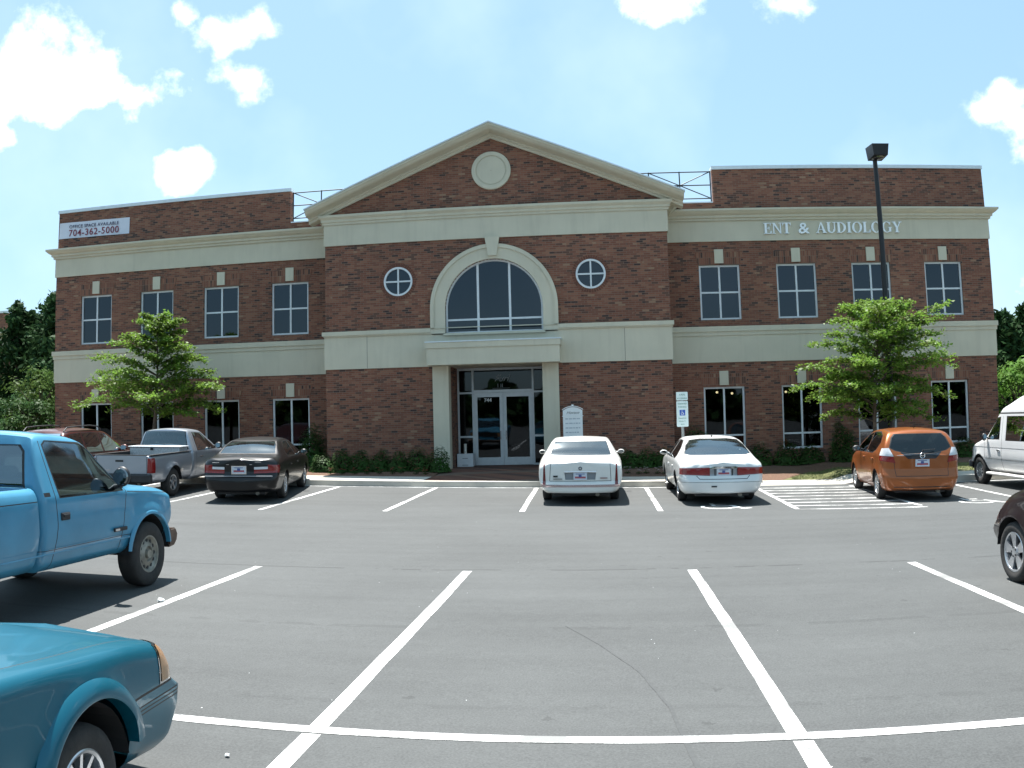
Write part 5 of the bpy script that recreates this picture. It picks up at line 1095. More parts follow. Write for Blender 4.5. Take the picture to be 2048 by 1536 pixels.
    wheels4(c, 2.78, .745, .355, .225, .20, 'alloy', arch=.41, W=.89); under(c, .5, -.9, 3.4, .4); tub(c, .8, 1.25, 2.7, .5, 1.0); seats(c, (1.75,), .38, .62, SEATM); dash(c, .7, 2.5, 1.08)
    mirror(c, .86, 2.5, 1.18, BLACKP, (.10, .06, .09)); handles(c, [(.92, 1.55, .93)], BLACKP)
    badge(c, CHROME, [(-.5, -.32, .72, .735)], -1.135)
    tb = MB(); tb.box(-.74, .74, -.24, .24, 0, .30, bev=.015); tb.box(-.78, .78, -.26, .26, .30, .335, bev=.012); tb.box(-.10, -.02, -.268, -.262, .23, .29, mi=1)
    w = c.matrix_basis
    o = tb.build('tool_box', [pm('tread_plate', (.58, .60, .62), .4, .5, var=.2, vscale=30), BLACKP], loc=(0, 0, 0)); o.matrix_world = w @ Matrix.Translation((0, .80, .90)); tag(o, 'long silver metal tool box lying across the bed of the silver pickup', 'tool box')
# --- 7 white van -----------------------------------------------------------
def van():
    c = place('white_van', 13.90, -8.78, 'white high-roof passenger van parked at the right edge beyond the orange hatchback', 'van', wb=3.5, rz=R(0))
    P = paint('white_van_paint', (.68, .68, .68), rough=.35)
    rows = [(-1.2, .4, .86, .98, .7, .97, 1.15, .93, 1.95, 2.15), (-1.0, .36, .9, 1.0, .7, .985, 1.17, .92, 2.02, 2.40), (1.9, .36, .9, 1.0, .7, .985, 1.17, .90, 2.02, 2.42), (2.25, .36, .9, 1.0, .7, .985, 1.17, .89, 1.99, 2.28), (2.55, .36, .9, 1.0, .7, .985, 1.17, .86, 1.84, 1.98),
            (2.9, .36, .9, 1.0, .7, .98, 1.17, .88, 1.52, 1.58), (3.3, .36, .9, .995, .7, .97, 1.15, .88, 1.24, 1.28), (3.65, .36, .88, .98, .66, .95, 1.06, .84, 1.16, 1.20), (4.0, .38, .84, .95, .6, .92, .98, .80, 1.06, 1.09), (4.12, .42, .80, .93, .56, .88, .86, .78, .96, .99)]
    s = Shell(rows, rc=.14, rb=.05, fb=.10)
    s.flare(3.5, .38, .42, .012)
    for yy in (0, 3.5): s.arch(yy, .38, .425)
    s.window([(-.8, 1.3), (.8, 1.3), (.78, 1.82), (-.78, 1.82)], 'y', 9, sign=1, flt=lambda q: q.z > 1.15)
    s.window([(3.02, 1.21), (2.98, 1.34), (2.62, 1.74), (2.36, 1.76), (2.34, 1.22)], 'x', 4, flt=lambda q: q.z > 1.15, e=.03)
    s.window([(1.95, 1.2), (1.95, 1.78), (.55, 1.78), (.55, 1.2)], 'x', 4, flt=lambda q: q.z > 1.15, e=.05); s.window([(.4, 1.22), (.4, 1.78), (-.95, 1.78), (-.95, 1.22)], 'x', 4, flt=lambda q: q.z > 1.15, e=.05)
    for sg in (1, -1): s.window([(sg * .08, 1.25), (sg * .78, 1.25), (sg * .76, 1.74), (sg * .08, 1.74)], 'y', 7, sign=-1, flt=lambda q: q.y < -1.0, e=.03); s.cut([(sg * .86, .85), (sg * 1.1, .85), (sg * 1.1, 1.2), (sg * .86, 1.2)], 'y', 8, sign=-1, thr=-.3, flt=lambda q: q.y < -1.05)
    s.seam([(0, .5), (0, 1.85)], 'y', sign=-1, flt=lambda q: q.y < -1)
    s.seam([(4.1, 1.87), (-1.3, 1.87)], 'x', w=.035, flt=lambda q: q.z > 1.7); s.seam([(-.95, 1.87), (.95, 1.87)], 'y', sign=1, w=.035, flt=lambda q: q.z > 1.7)
    s.seam([(2.2, .42), (2.2, 1.8)], 'x'); s.seam([(3.2, 1.2), (3.12, .42)], 'x'); s.seam([(.48, .42), (.48, 1.8)], 'x')
    s.both([(3.85, .72), (4.2, .72), (4.2, .98), (3.9, .98)], 'x', 5, thr=-.1)
    s.both([(-1.4, .69), (3.1, .69), (3.1, .72), (-1.4, .72)], 'x', 6); s.both([(-1.4, .98), (4.2, .98), (4.2, 1.0), (-1.4, 1.0)], 'x', 6)
    s.build(c, P, {7: ('rear_window', CGLASSD, .004, 1), 8: ('tail_light', REDL, -.006, 1), 9: ('windscreen', CGLASS, .004, 0), 4: ('side_window', CGLASSD, .004, 1), 5: ('headlight', WHL, -.006, 1), 6: ('side_moulding', pm('white_moulding', (.72, .72, .70), .4, var=.03), -.010, 1)})
    m = MB(); m.box(-.95, .95, 4.10, 4.24, .42, .62, bev=.04); m.build('front_bumper', pm('bumper_dark', (.05, .05, .055), .5, var=.1), c)
    for sg in (1, -1): m = MB(); m.box(*sorted((sg * .90, sg * 1.06)), .5, 2.95, .30, .36, bev=.02); m.build('running_board', pm('white_board_step', (.6, .6, .58), .5, var=.05), c)
    wheels4(c, 3.5, .86, .365, .235, .21, 'multi', arch=.425, W=.985); under(c, .65, -1.05, 3.9, .38); tub(c, .88, -1, 3.1, .6, 1.1); seats(c, (2.45, 1.0), .48, .75, SEATB); dash(c, .8, 3.05, 1.2)
    mirror(c, .93, 3.02, 1.26, BLACKP, (.07, .06, .10)); handles(c, [(1.0, 2.35, .93)], CHROME)
# --- 8 big light blue pickup ----------------------------------------------
def pickup_blue():
    WBP = 3.34
    c = place('blue_pickup', -2.94, -17.66 - WBP * .96, 'faded light blue pickup truck with a black round mirror parked at the left edge', 'pickup truck', wb=WBP, S=.975)
    P = paint('faded_blue_paint', (.050, .235, .375), rough=.42, var=.12, dirt=.7)
    Wm = .985
    bed = [(-1.2, .50, .88, .97, .80, .955, 1.12, .90, 1.245, 1.25), (-1.0, .48, .90, Wm, .80, .965, 1.14, .91, 1.26, 1.265), (1.28, .46, .90, Wm, .80, .965, 1.14, .91, 1.26, 1.265), (1.30, .46, .90, Wm, .80, .965, 1.14, .91, 1.26, 1.265)]
    b = Shell(bed, rc=.05, rb=.01, fb=.0, step=.12)
    b.flare(0, .40, .46, .03, .08); b.arch(0, .40, .46)
    b.cut([(-.86, -1.15), (.86, -1.15), (.86, 1.25), (-.86, 1.25)], 'z', -1, sign=1, flt=lambda q: q.z > 1.1)
    b.seam([(-1.3, 1.135), (1.3, 1.135)], 'x', w=.010)
    ob = b.build(c, P, {}); ob[(0, 0)].name = 'cargo_bed'
    bed_box(c, P, .91, -1.15, 1.25, .72, 1.262, liner=pm('blue_bed', (.10, .22, .34), .6, var=.3))
    yc = 1.335
    cab = [(yc, .46, .88, .965, .80, .95, 1.14, .90, 1.30, 1.34), (yc + .05, .44, .90, Wm, .80, .962, 1.15, .82, 1.52, 1.56), (yc + .12, .44, .90, Wm, .80, .962, 1.15, .755, 1.735, 1.775), (yc + .30, .44, .90, Wm, .80, .962, 1.15, .735, 1.76, 1.81), (yc + .75, .44, .90, Wm, .80, .962, 1.145, .725, 1.735, 1.795), (yc + .98, .44, .90, Wm, .80, .962, 1.14, .74, 1.68, 1.74),
           (yc + 1.25, .44, .90, Wm, .80, .962, 1.14, .80, 1.46, 1.50), (yc + 1.55, .44, .90, Wm, .80, .958, 1.135, .87, 1.22, 1.255), (yc + 1.7, .44, .90, Wm, .80, .952, 1.13, .87, 1.175, 1.21), (yc + 2.1, .46, .90, Wm, .80, .95, 1.10, .86, 1.155, 1.19), (yc + 2.4, .50, .89, .98, .78, .945, 1.06, .85, 1.115, 1.15), (yc + 2.62, .52, .86, .96, .76, .93, 1.00, .83, 1.065, 1.10)]
    s = Shell(cab, rc=.07, rb=.015, fb=.06, step=.06, fil=(.03, .04, .22, .035, .06, .3))
    s.flare(WBP, .40, .46, .03, .09); s.arch(WBP, .40, .445)
    s.window([(-.62, 1.24), (.62, 1.24), (.74, 1.26), (.68, 1.60), (.62, 1.66), (-.62, 1.66), (-.68, 1.60), (-.74, 1.26)], 'y', 3, sign=-1, flt=lambda q: q.z > 1.18, e=.03)
    s.window([(-.80, 1.27), (.80, 1.27), (.68, 1.67), (-.68, 1.67)], 'y', 9, sign=1, flt=lambda q: q.z > 1.2)
    s.window([(yc + 1.47, 1.155), (yc + 1.43, 1.26), (yc + 1.06, 1.60), (yc + .93, 1.665), (yc + .33, 1.70), (yc + .26, 1.66), (yc + .30, 1.155)], 'x', 4, flt=lambda q: q.z > 1.08, e=.02)
    s.seam([(yc + .19, .47), (yc + .23, .9), (yc + .22, 1.14), (yc + .20, 1.70)], 'x', w=.011); s.seam([(yc + 1.42, .50), (yc + 1.46, .9), (yc + 1.53, 1.14), (yc + 1.50, 1.2)], 'x', w=.011)
    s.seam([(yc - .02, .655), (WBP - .42, .655)], 'x', w=.007); s.seam([(yc + 1.56, 1.132), (yc + 2.70, 1.045)], 'x', w=.010)
    s.both([(yc + .055, 1.17), (yc + .15, 1.17), (yc + .15, 1.21), (yc + .055, 1.21)], 'x', 1)
    s.both([(yc + 2.50, .78), (yc + 2.80, .78), (yc + 2.80, 1.0), (yc + 2.56, 1.0)], 'x', 5, thr=-.1, flt=lambda q: q.y > yc + 2.62)
    oc = s.build(c, P, {3: ('rear_window', TGLASS, .005, 0), 9: ('windscreen', TGLASS, .005, 0), 4: ('side_window', TGLASS, .005, 1), 5: ('marker_light', AMB, -.006, 1)}); oc[(0, 0)].name = 'cab'
    # lower body crease and side moulding badge
    for sg in (1, -1):
        m = MB(); x = sg * .988
        m.add([(x, -1.2, .640), (x + sg * .004, -1.2, .632), (x, -1.2, .624), (x, WBP - .47, .640), (x + sg * .004, WBP - .47, .632), (x, WBP - .47, .624)], [(0, 3, 4, 1), (1, 4, 5, 2)]); m.build('body_crease', P, c)
        m = MB(); m.box(*sorted((sg * .975, sg * .994)), WBP - .78, WBP - .52, .715, .755, bev=.004); m.box(*sorted((sg * .9935, sg * .9965)), WBP - .765, WBP - .68, .722, .745, mi=1); m.build('badge', [BLACKP, CHROME], c)
        m = MB(); m.box(*sorted((sg * .955, sg * .992)), yc + .28, yc + .42, .93, 1.005, bev=.008); m.box(*sorted((sg * .985, sg * 1.004)), yc + .30, yc + .40, .965, .99, bev=.004); m.build('door_handle', BLACKP, c)
    m = MB()
    m.prism([(WBP + .50, .39), (WBP + .60, .40), (WBP + .66, .45), (WBP + .685, .52), (WBP + .68, .58), (WBP + .64, .615), (WBP + .50, .615)], 'x', -.95, .95)
    for sg in (1, -1): m.prism([(WBP + .46, .43), (WBP + .56, .41), (WBP + .63, .47), (WBP + .65, .54), (WBP + .61, .605), (WBP + .46, .60)], 'x', *sorted((sg * .90, sg * .985)))
    m.build('front_bumper', pm('brown_chrome', (.15, .11, .09), .3, .8, var=.3, vscale=6), c, smooth=30)
    m = MB(); m.box(-.70, .70, WBP + .66, WBP + .69, .80, 1.02); m.build('grille', BLACKP, c)
    m = MB(); m.box(-.95, .95, -1.36, -1.2, .52, .72, bev=.02); m.build('rear_bumper', CHROME, c)
    archlip(c, P, .992, WBP, .40, .447, .05, .014, 8, 172)
    for yy in (0, WBP):
        for sg in (1, -1): wheel(c, sg * .855, yy, .375, .245, .218, 'steel', sg, STEELR)
        well(c, .97, yy, .40, .452, .40, 1)
    under(c, .5, -1.0, 3.9, .50); tub(c, .86, yc + .06, yc + 1.5, .6, 1.10)
    GR = pm('grey_green_bench', (.12, .14, .13), .85, var=.2)
    m = MB(); m.box(-.78, .78, yc + .28, yc + .80, .72, .90, bev=.05); m.box(-.78, .78, yc + .10, yc + .28, .80, 1.34, bev=.06)
    for sg in (1, -1): m.box(sg * .40 - .15, sg * .40 + .15, yc + .12, yc + .22, 1.34, 1.46, bev=.04)
    m.build('bench_seat', GR, c, smooth=50); dash(c, .8, yc + 1.35, 1.14)
    # round black mirror on an arm
    for sg in (1,):
        m = MB(); cx, cyy, cz = sg * 1.05, yc + 1.30, 1.31
        m.tube((sg * .90, yc + 1.36, 1.19), (cx - sg * .03, cyy, 1.21), .030, .022, 10); m.tube((cx - sg * .02, cyy, 1.19), (cx, cyy, cz), .022); m.ell((cx, cyy, cz), (.10, .055, .11), 20, 12)
        b = m.build('mirror', BLACKP, c, smooth=50); g = MB(); g.lathe([(-.060, .0005), (-.058, .05), (-.053, .085), (-.03, .092)], 'y', n=28); g.build('mirror_glass', MIRG, b, loc=(cx, cyy, cz))
    m = MB(); m.tube((.86, yc + 1.66, 1.20), (.865, yc + 1.62, 1.40), .003); m.build('aerial', BLACKP, c)
# --- 9 teal car front ------------------------------------------------------
def teal():
    c = place('teal_car', .10, -23.22 - 2.45 * .96, 'teal compact car with an amber corner lamp, cut off at the lower left', wb=2.45)
    P = paint('teal_paint', (.002, .098, .150), coat=.35, rough=.35, metal=.3, dirt=0, var=.05)
    rows = [(-.8, .26, .72, .84, .55, .83, .85, .74, .95, .98), (-.3, .22, .78, .86, .55, .845, .90, .78, 1.0, 1.04), (.3, .2, .78, .865, .55, .85, .91, .62, 1.33, 1.37), (1.0, .2, .78, .865, .55, .85, .91, .60, 1.36, 1.40), (1.35, .2, .78, .865, .55, .85, .90, .68, 1.2, 1.24),
            (1.62, .2, .78, .865, .55, .85, .895, .77, .94, .975), (2.0, .2, .78, .865, .55, .845, .875, .76, .90, .935), (2.45, .22, .78, .865, .55, .84, .83, .755, .855, .89), (2.85, .18, .78, .862, .55, .83, .785, .75, .815, .845), (3.15, .15, .77, .855, .54, .82, .735, .74, .765, .79), (3.27, .14, .77, .85, .54, .81, .70, .73, .735, .755)]
    s = Shell(rows, rc=.10, rb=.08, fb=.10, front=[(.15, .02), (.22, .08), (.36, .12), (.48, .11), (.53, .07), (.555, .0), (.62, 0), (.72, -.03), (.9, -.06)], step=.05)
    s.flare(2.45, .31, .37, .018, .08); s.flare(0, .31, .37, .018, .08)
    for yy in (0, 2.45): s.arch(yy, .31, .36)
    s.window([(-.7, 1.0), (.7, 1.0), (.56, 1.33), (-.56, 1.33)], 'y', 3, sign=1, flt=lambda q: q.z > .95); s.window([(1.4, .93), (1.05, 1.28), (.55, 1.3), (.5, .93)], 'x', 4, flt=lambda q: q.z > .88)
    s.window([(-.60, 1.06), (.60, 1.06), (.52, 1.28), (-.52, 1.28)], 'y', 8, sign=-1, flt=lambda q: q.y < .4 and q.z > .98)
    for sg in (1, -1): s.cut([(sg * .45, .66), (sg * .9, .66), (sg * .9, .82), (sg * .45, .82)], 'y', 9, sign=-1, thr=-.3, flt=lambda q: q.y < -.6)
    s.both([(3.10, .567), (3.5, .567), (3.5, .735), (3.13, .735)], 'x', 5, thr=-.3, flt=lambda q: q.y > 3 and abs(q.x) > .66)
    s.both([(3.085, .557), (3.5, .557), (3.5, .745), (3.115, .745)], 'x', 7, thr=-.3, flt=lambda q: q.y > 3 and abs(q.x) > .66)
    s.cut([(-.70, .57), (.70, .57), (.70, .715), (-.70, .715)], 'y', 6, sign=1, flt=lambda q: q.y > 3.1)
    s.seam([(.735, 1.55), (.72, 2.4), (.70, 3.3)], 'z', sign=1, w=.006); s.seam([(-.735, 1.55), (-.72, 2.4), (-.70, 3.3)], 'z', sign=1, w=.006)
    s.both([(2.80, .543), (3.6, .543), (3.6, .556), (2.80, .556)], 'x', 1, thr=-.6, flt=lambda q: q.y > 2.7)
    s.seam([(1.66, .9), (1.64, .3)], 'x')
    for z in (.492, .470, .448): s.both([(2.88, z), (3.6, z), (3.6, z + .008), (2.88, z + .008)], 'x', 1, thr=-.6, flt=lambda q: q.y > 2.8 and abs(q.x) > .3)
    s.both([(2.872, .44), (2.88, .44), (2.88, .505), (2.872, .505)], 'x', 1)
    s.build(c, P, {8: ('rear_window', CGLASSD, .004, 0), 9: ('tail_light', REDL, -.006, 1), 3: ('windscreen', CGLASS, .004, 0), 4: ('side_window', CGLASS, .004, 1), 5: ('corner_light', AMB, -.006, 1), 7: ('lamp_trim', CHROME, -.003, 1), 6: ('headlight_band', WHL, -.002, 0)})
    archlip(c, P, .872, 2.45, .31, .358, .085, .030, 8, 172)
    wheels4(c, 2.42, .74, .28, .185, .172, 'multi', arch=.35, W=.85); under(c, .54, -.6, 3.0, .24); tub(c, .74, -.2, 1.5, .35, .88); dash(c, .66, 1.4, .9)
    m = MB(); m.tube((.70, 1.72, .93), (.66, 1.78, 1.06), .006); m.build('aerial', BLACKP, c)
# --- 10 dark car on the right ---------------------------------------------
def dark():
    c = place('dark_maroon_car', 8.29, -17.68 - 2.55 * .96, 'dark maroon car with five-spoke alloy wheels at the right edge', wb=2.55)
    P = paint('dark_maroon_paint', (.012, .006, .007), rough=.3)
    rows = [(-.9, .3, .78, .89, .6, .87, .95, .78, 1.05, 1.1), (-.4, .26, .82, .91, .6, .89, 1.0, .74, 1.4, 1.45), (.4, .25, .83, .915, .6, .895, 1.0, .66, 1.56, 1.61), (1.1, .25, .83, .915, .6, .895, .99, .66, 1.52, 1.57), (1.6, .25, .83, .915, .6, .89, .98, .76, 1.28, 1.32),
            (2.0, .25, .83, .915, .6, .885, .99, .82, 1.09, 1.13), (2.4, .26, .83, .912, .6, .875, .95, .81, 1.04, 1.09), (2.8, .28, .81, .905, .58, .85, .84, .77, .96, 1.01), (3.18, .31, .77, .88, .55, .80, .68, .70, .78, .83)]
    s = Shell(rows, rc=.20, rb=.08, fb=.12, front=[(.2, .04), (.3, .10), (.50, .11), (.56, .07), (.62, 0)], step=.05)
    s.flare(2.55, .34, .39, .03, .07)
    for yy in (0, 2.55): s.arch(yy, .34, .385)
    s.window([(-.7, 1.1), (.7, 1.1), (.6, 1.5), (-.6, 1.5)], 'y', 3, sign=1, flt=lambda q: q.z > 1); s.window([(1.75, 1.02), (1.2, 1.45), (.6, 1.48), (.6, 1.02)], 'x', 4, flt=lambda q: q.z > .95)
    s.window([(-.62, 1.12), (.62, 1.12), (.52, 1.40), (-.52, 1.40)], 'y', 8, sign=-1, flt=lambda q: q.y < .3 and q.z > 1.0)
    for sg in (1, -1): s.cut([(sg * .62, .75), (sg * .95, .75), (sg * .95, .95), (sg * .62, .95)], 'y', 6, sign=-1, thr=-.3, flt=lambda q: q.y < -.7)
    s.both([(2.95, .655), (3.5, .62), (3.5, .74), (3.0, .765)], 'x', 5, thr=-.6, flt=lambda q: q.y > 2.8)
    s.both([(2.78, .575), (3.3, .56), (3.3, .575), (2.78, .59)], 'x', 1, thr=-.6, flt=lambda q: q.y > 2.75)
    s.seam([(.80, 1.9), (.77, 2.5), (.70, 2.95)], 'z', sign=1); s.seam([(-.80, 1.9), (-.77, 2.5), (-.70, 2.95)], 'z', sign=1); s.seam([(1.75, .9), (1.72, .4)], 'x')
    s.build(c, P, {8: ('rear_window', CGLASSD, .004, 0), 6: ('tail_light', REDL, -.006, 1), 3: ('windscreen', CGLASS, .004, 0), 4: ('side_window', CGLASSD, .004, 1), 5: ('headlight', pm('smoked_lamp', (.10, .07, .07), .12, coat=.8, var=.1), -.004, 1)})
    plate(c, -1.0, .70)
    wheels4(c, 2.55, .80, .335, .21, .225, 'star', arch=.385, W=.905); under(c, .56, -.7, 3.0, .28); tub(c, .8, -.3, 1.9, .4, .95)
for fn in (sedan_cream, sedan_round, sedan_black, hatch, suv, pickup_silver, van, pickup_blue, teal, dark): fn()
# ------------------------------------------------------------------ vegetation
def leafmat(name, col, var=.4, vs=2.0, tr=.35, sp=.22):
    m = bpy.data.materials.new(name); m.use_nodes = True; nt = m.node_tree; p = nt.nodes['Principled BSDF']
    co = nn(nt, 'ShaderNodeTexCoord'); t = nn(nt, 'ShaderNodeTexNoise'); t.inputs['Scale'].default_value = vs; t.inputs['Detail'].default_value = 5; lk(nt, co.outputs['Object'], t.inputs['Vector'])
    hs = nn(nt, 'ShaderNodeHueSaturation'); mr = nn(nt, 'ShaderNodeMapRange'); mr.inputs[1].default_value = .3; mr.inputs[2].default_value = .7; mr.inputs[3].default_value = 1 - var; mr.inputs[4].default_value = 1 + var; lk(nt, t.outputs['Fac'], mr.inputs[0])
    h2 = nn(nt, 'ShaderNodeMapRange'); h2.inputs[1].default_value = .3; h2.inputs[2].default_value = .7; h2.inputs[3].default_value = .485; h2.inputs[4].default_value = .515; lk(nt, t.outputs['Fac'], h2.inputs[0])
    hs.inputs['Color'].default_value = (*col, 1); lk(nt, mr.outputs[0], hs.inputs['Value']); lk(nt, h2.outputs[0], hs.inputs['Hue']); lk(nt, hs.outputs[0], p.inputs['Base Color'])
    p.inputs['Roughness'].default_value = .5; p.inputs['Specular IOR Level'].default_value = sp
    tr_ = nn(nt, 'ShaderNodeBsdfTranslucent'); lk(nt, hs.outputs[0], tr_.inputs[0]); x = nn(nt, 'ShaderNodeMixShader'); x.inputs[0].default_value = tr; lk(nt, p.outputs[0], x.inputs[1]); lk(nt, tr_.outputs[0], x.inputs[2])
    lk(nt, x.outputs[0], nt.nodes['Material Output'].inputs[0]); return m
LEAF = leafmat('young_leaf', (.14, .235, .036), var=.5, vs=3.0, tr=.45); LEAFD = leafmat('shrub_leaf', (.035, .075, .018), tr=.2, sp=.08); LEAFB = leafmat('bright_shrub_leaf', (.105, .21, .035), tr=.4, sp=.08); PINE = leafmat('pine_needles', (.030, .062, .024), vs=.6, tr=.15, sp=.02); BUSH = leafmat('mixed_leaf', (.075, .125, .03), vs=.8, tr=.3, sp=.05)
BARK = pm('bark', (.10, .075, .055), .9, var=.35, vscale=12, bump=.6, bscale=30)
def leaf_quads(pts, size, mat, name, parent, seed=0, flat=.5, elong=1.6, loc=None):
    """pts Nx3; one folded leaf per point"""
    g = np.random.default_rng(seed); n = len(pts); pts = np.asarray(pts, float)
    nrm = g.normal(size=(n, 3)); nrm[:, 2] = np.abs(nrm[:, 2]) + flat * 2; nrm /= np.linalg.norm(nrm, axis=1)[:, None]
    t = g.normal(size=(n, 3)); t -= (t * nrm).sum(1)[:, None] * nrm; t /= np.linalg.norm(t, axis=1)[:, None]; b = np.cross(nrm, t)
    s = size * g.uniform(.6, 1.3, n)[:, None]
    V = np.stack([pts - t * s * elong / 2, pts + b * s / 2 - nrm * s * .12, pts + t * s * elong / 2, pts - b * s / 2 - nrm * s * .12], 1).reshape(-1, 3)
    F = np.arange(4 * n).reshape(n, 4)
    me = bpy.data.meshes.new(name); me.vertices.add(4 * n); me.vertices.foreach_set('co', V.ravel()); me.loops.add(4 * n); me.loops.foreach_set('vertex_index', F.ravel()); me.polygons.add(n); me.polygons.foreach_set('loop_start', np.arange(n) * 4); me.update(calc_edges=True); me.validate()
    me.materials.append(mat); return link(name, me, parent, loc)
def young_tree(x, y, label, H, hw, seed, extra=(), trunk_h=1.1, n_l=40, dens=1.0, lean=0):
    z0 = bedz(x, y); root = empty('young_tree', (x, y, z0), label, 'tree', 'young street trees in the planting bed'); r = random.Random(seed); g = np.random.default_rng(seed)
    w = MB(); P = []; TR = [(0, 0, 0)]
    k = 10
    for i in range(1, k + 1): f = i / k; TR.append((lean * f * f + .05 * math.sin(f * 7 + seed), .04 * math.cos(f * 5 + seed), H * .97 * f))
    for i in range(k): w.tube(TR[i], TR[i + 1], .065 * (1 - i / k) + .010, .065 * (1 - (i + 1) / k) + .010, 9, caps=False)
    def tp(z): return Vector((np.interp(z, [p[2] for p in TR], [p[0] for p in TR]), np.interp(z, [p[2] for p in TR], [p[1] for p in TR]), z))
    limbs = []
    for i in range(n_l):
        f = (i + .5) / n_l; z = trunk_h + (H * .92 - trunk_h) * f ** 1.05; a = i * 2.399963 + r.uniform(-.4, .4)
        L = np.interp(z / H, [p[0] for p in hw], [p[1] for p in hw]) * r.uniform(.62, 1.08)
        limbs.append((z, a, L, r.uniform(.10, .42) + .5 * f))
    limbs += list(extra)
    for z, a, L, up in limbs:
        p = tp(z); d = Vector((math.cos(a), math.sin(a), up)); seg = 7; pr = p; q0 = []
        for j in range(1, seg + 1):
            f = j / seg; c = p + Vector((d.x * L * f, d.y * L * f, up * L * f * .8 + .12 * L * math.sin(f * 3.1) - .10 * L * f * f)) + Vector((r.uniform(-.03, .03),) * 3)
            w.tube(pr, c, .018 * (1 - (j - 1) / seg) * (L / 2) ** .5 + .004, .018 * (1 - j / seg) * (L / 2) ** .5 + .003, 5, caps=False); q0.append((pr.copy(), c.copy(), f)); pr = c
        for a0, b0, f in q0:
            if f < .2: continue
            dirv = (b0 - a0).normalized()
            for sgn in (-1, 1):
                for _ in range(2):
                    tl = L * .34 * (1.25 - f) * r.uniform(.6, 1.3) + .10; ta = math.atan2(dirv.y, dirv.x) + sgn * r.uniform(.5, 1.15)
                    s0_ = a0.lerp(b0, r.random()); e = s0_ + Vector((math.cos(ta) * tl, math.sin(ta) * tl, tl * r.uniform(-.05, .28))); w.tube(s0_, e, .004, .002, 3, caps=False)
                    n = int((5 + tl * 26) * dens); tt = g.random(n)[:, None]; q_ = np.array(s0_) * (1 - tt) + np.array(e) * tt + g.normal(size=(n, 3)) * [.06, .06, .05] - [0, 0, .02]; P.append(q_)
            n = int(7 * dens); tt = g.random(n)[:, None]; P.append(np.array(a0) * (1 - tt) + np.array(b0) * tt + g.normal(size=(n, 3)) * [.05, .05, .03])
    w.build('trunk', BARK, root, smooth=60, recalc=False); leaf_quads(np.concatenate(P), .068, LEAF, 'crown', root, seed, flat=.55)
    return root
LT = young_tree(-11.05, -1.5, 'young leafy tree with layered branches in front of the left wing', 5.15, [(0, 2.7), (.42, 2.6), (.5, 2.1), (.6, 1.6), (.75, 1.15), (.88, .8), (1, .3)], 4, extra=[(1.9, math.pi, 3.2, .14), (2.0, 0, 2.35, .42), (1.85, .1, 2.1, .08), (3.0, 3.3, 2.3, .45), (4.4, .2, .9, .7), (3.1, 0, 1.5, .5), (2.3, 3.0, 2.4, .3)], trunk_h=1.5, n_l=42, dens=1.0, lean=.25)
RT = young_tree(11.25, -2.3, 'broader young leafy tree in front of the right wing and lamp post', 4.95, [(0, 2.4), (.4, 2.35), (.6, 2.1), (.8, 1.7), (1, .7)], 9, extra=[(1.9, math.pi, 2.5, .35), (2.3, 3.0, 2.2, .5), (3.0, 3.25, 1.9, .55), (2.5, 0, 2.5, .35), (3.1, .1, 2.3, .85), (2.0, 0, 2.3, .12), (3.4, .2, 1.5, .9), (3.3, 0, 2.3, .95)], trunk_h=1.3, n_l=46, dens=1.1, lean=.2)
def shrub(name, x, y, z, rx, ry, rz, label, n, size, mat, seed, group=None, cat='shrub', flat=.4, lump=.13):
    g = np.random.default_rng(seed); d = g.normal(size=(n, 3)); d[:, 2] = np.abs(d[:, 2]) * 1.0 - .12; d /= np.linalg.norm(d, axis=1)[:, None]
    ph = g.uniform(0, 6.28, 6); k = 1 + lump * (np.sin(d[:, 0] * 5 + ph[0]) * np.sin(d[:, 1] * 4 + ph[1]) + .6 * np.sin(d[:, 2] * 7 + ph[2] + d[:, 0] * 3))
    rr = (.35 + .65 * g.random(n) ** .35) * k; P = d * rr[:, None] * [rx, ry, rz]; P[:, 2] = np.maximum(P[:, 2], .02)
    o = empty(name, (x, y, z), label, cat, group); leaf_quads(P, size, mat, 'foliage', o, seed, flat)
    w = MB(); r = random.Random(seed)
    for i in range(6): a = r.uniform(0, 6.28); w.tube((0, 0, -.05), (rx * .5 * math.cos(a), ry * .5 * math.sin(a), rz * .7), .018, .006, 5)
    w.build('stems', BARK, o); return o
G1 = 'clipped shrubs along the left entrance wall'
for i in range(7):
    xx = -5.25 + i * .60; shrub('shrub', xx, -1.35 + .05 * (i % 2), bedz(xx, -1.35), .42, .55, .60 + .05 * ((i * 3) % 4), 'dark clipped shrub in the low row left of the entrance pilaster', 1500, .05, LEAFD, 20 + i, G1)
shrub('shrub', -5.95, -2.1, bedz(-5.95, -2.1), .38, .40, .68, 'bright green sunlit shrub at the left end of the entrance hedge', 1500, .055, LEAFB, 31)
shrub('shrub', -6.25, .55, bedz(-6.25, .5), .55, .5, 1.45, 'tall dark shrub in the corner left of the entrance bay', 2600, .06, LEAFD, 32)
G2 = 'clipped shrubs along the right entrance wall'
for i in range(5):
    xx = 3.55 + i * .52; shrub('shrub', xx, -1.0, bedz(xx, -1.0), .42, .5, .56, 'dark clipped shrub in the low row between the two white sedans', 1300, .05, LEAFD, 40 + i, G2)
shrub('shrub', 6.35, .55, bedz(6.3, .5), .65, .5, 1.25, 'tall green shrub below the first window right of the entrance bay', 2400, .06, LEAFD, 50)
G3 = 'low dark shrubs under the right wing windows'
for i, xx in enumerate((7.6, 8.3, 9.2, 10.0, 13.2, 14.3, 15.3, 16.3)): shrub('shrub', xx, .45, bedz(xx, .45), .50, .45, .62 + .08 * (i % 3), 'low dark rounded shrub under the right wing windows', 1300, .055, LEAFD, 60 + i, G3)
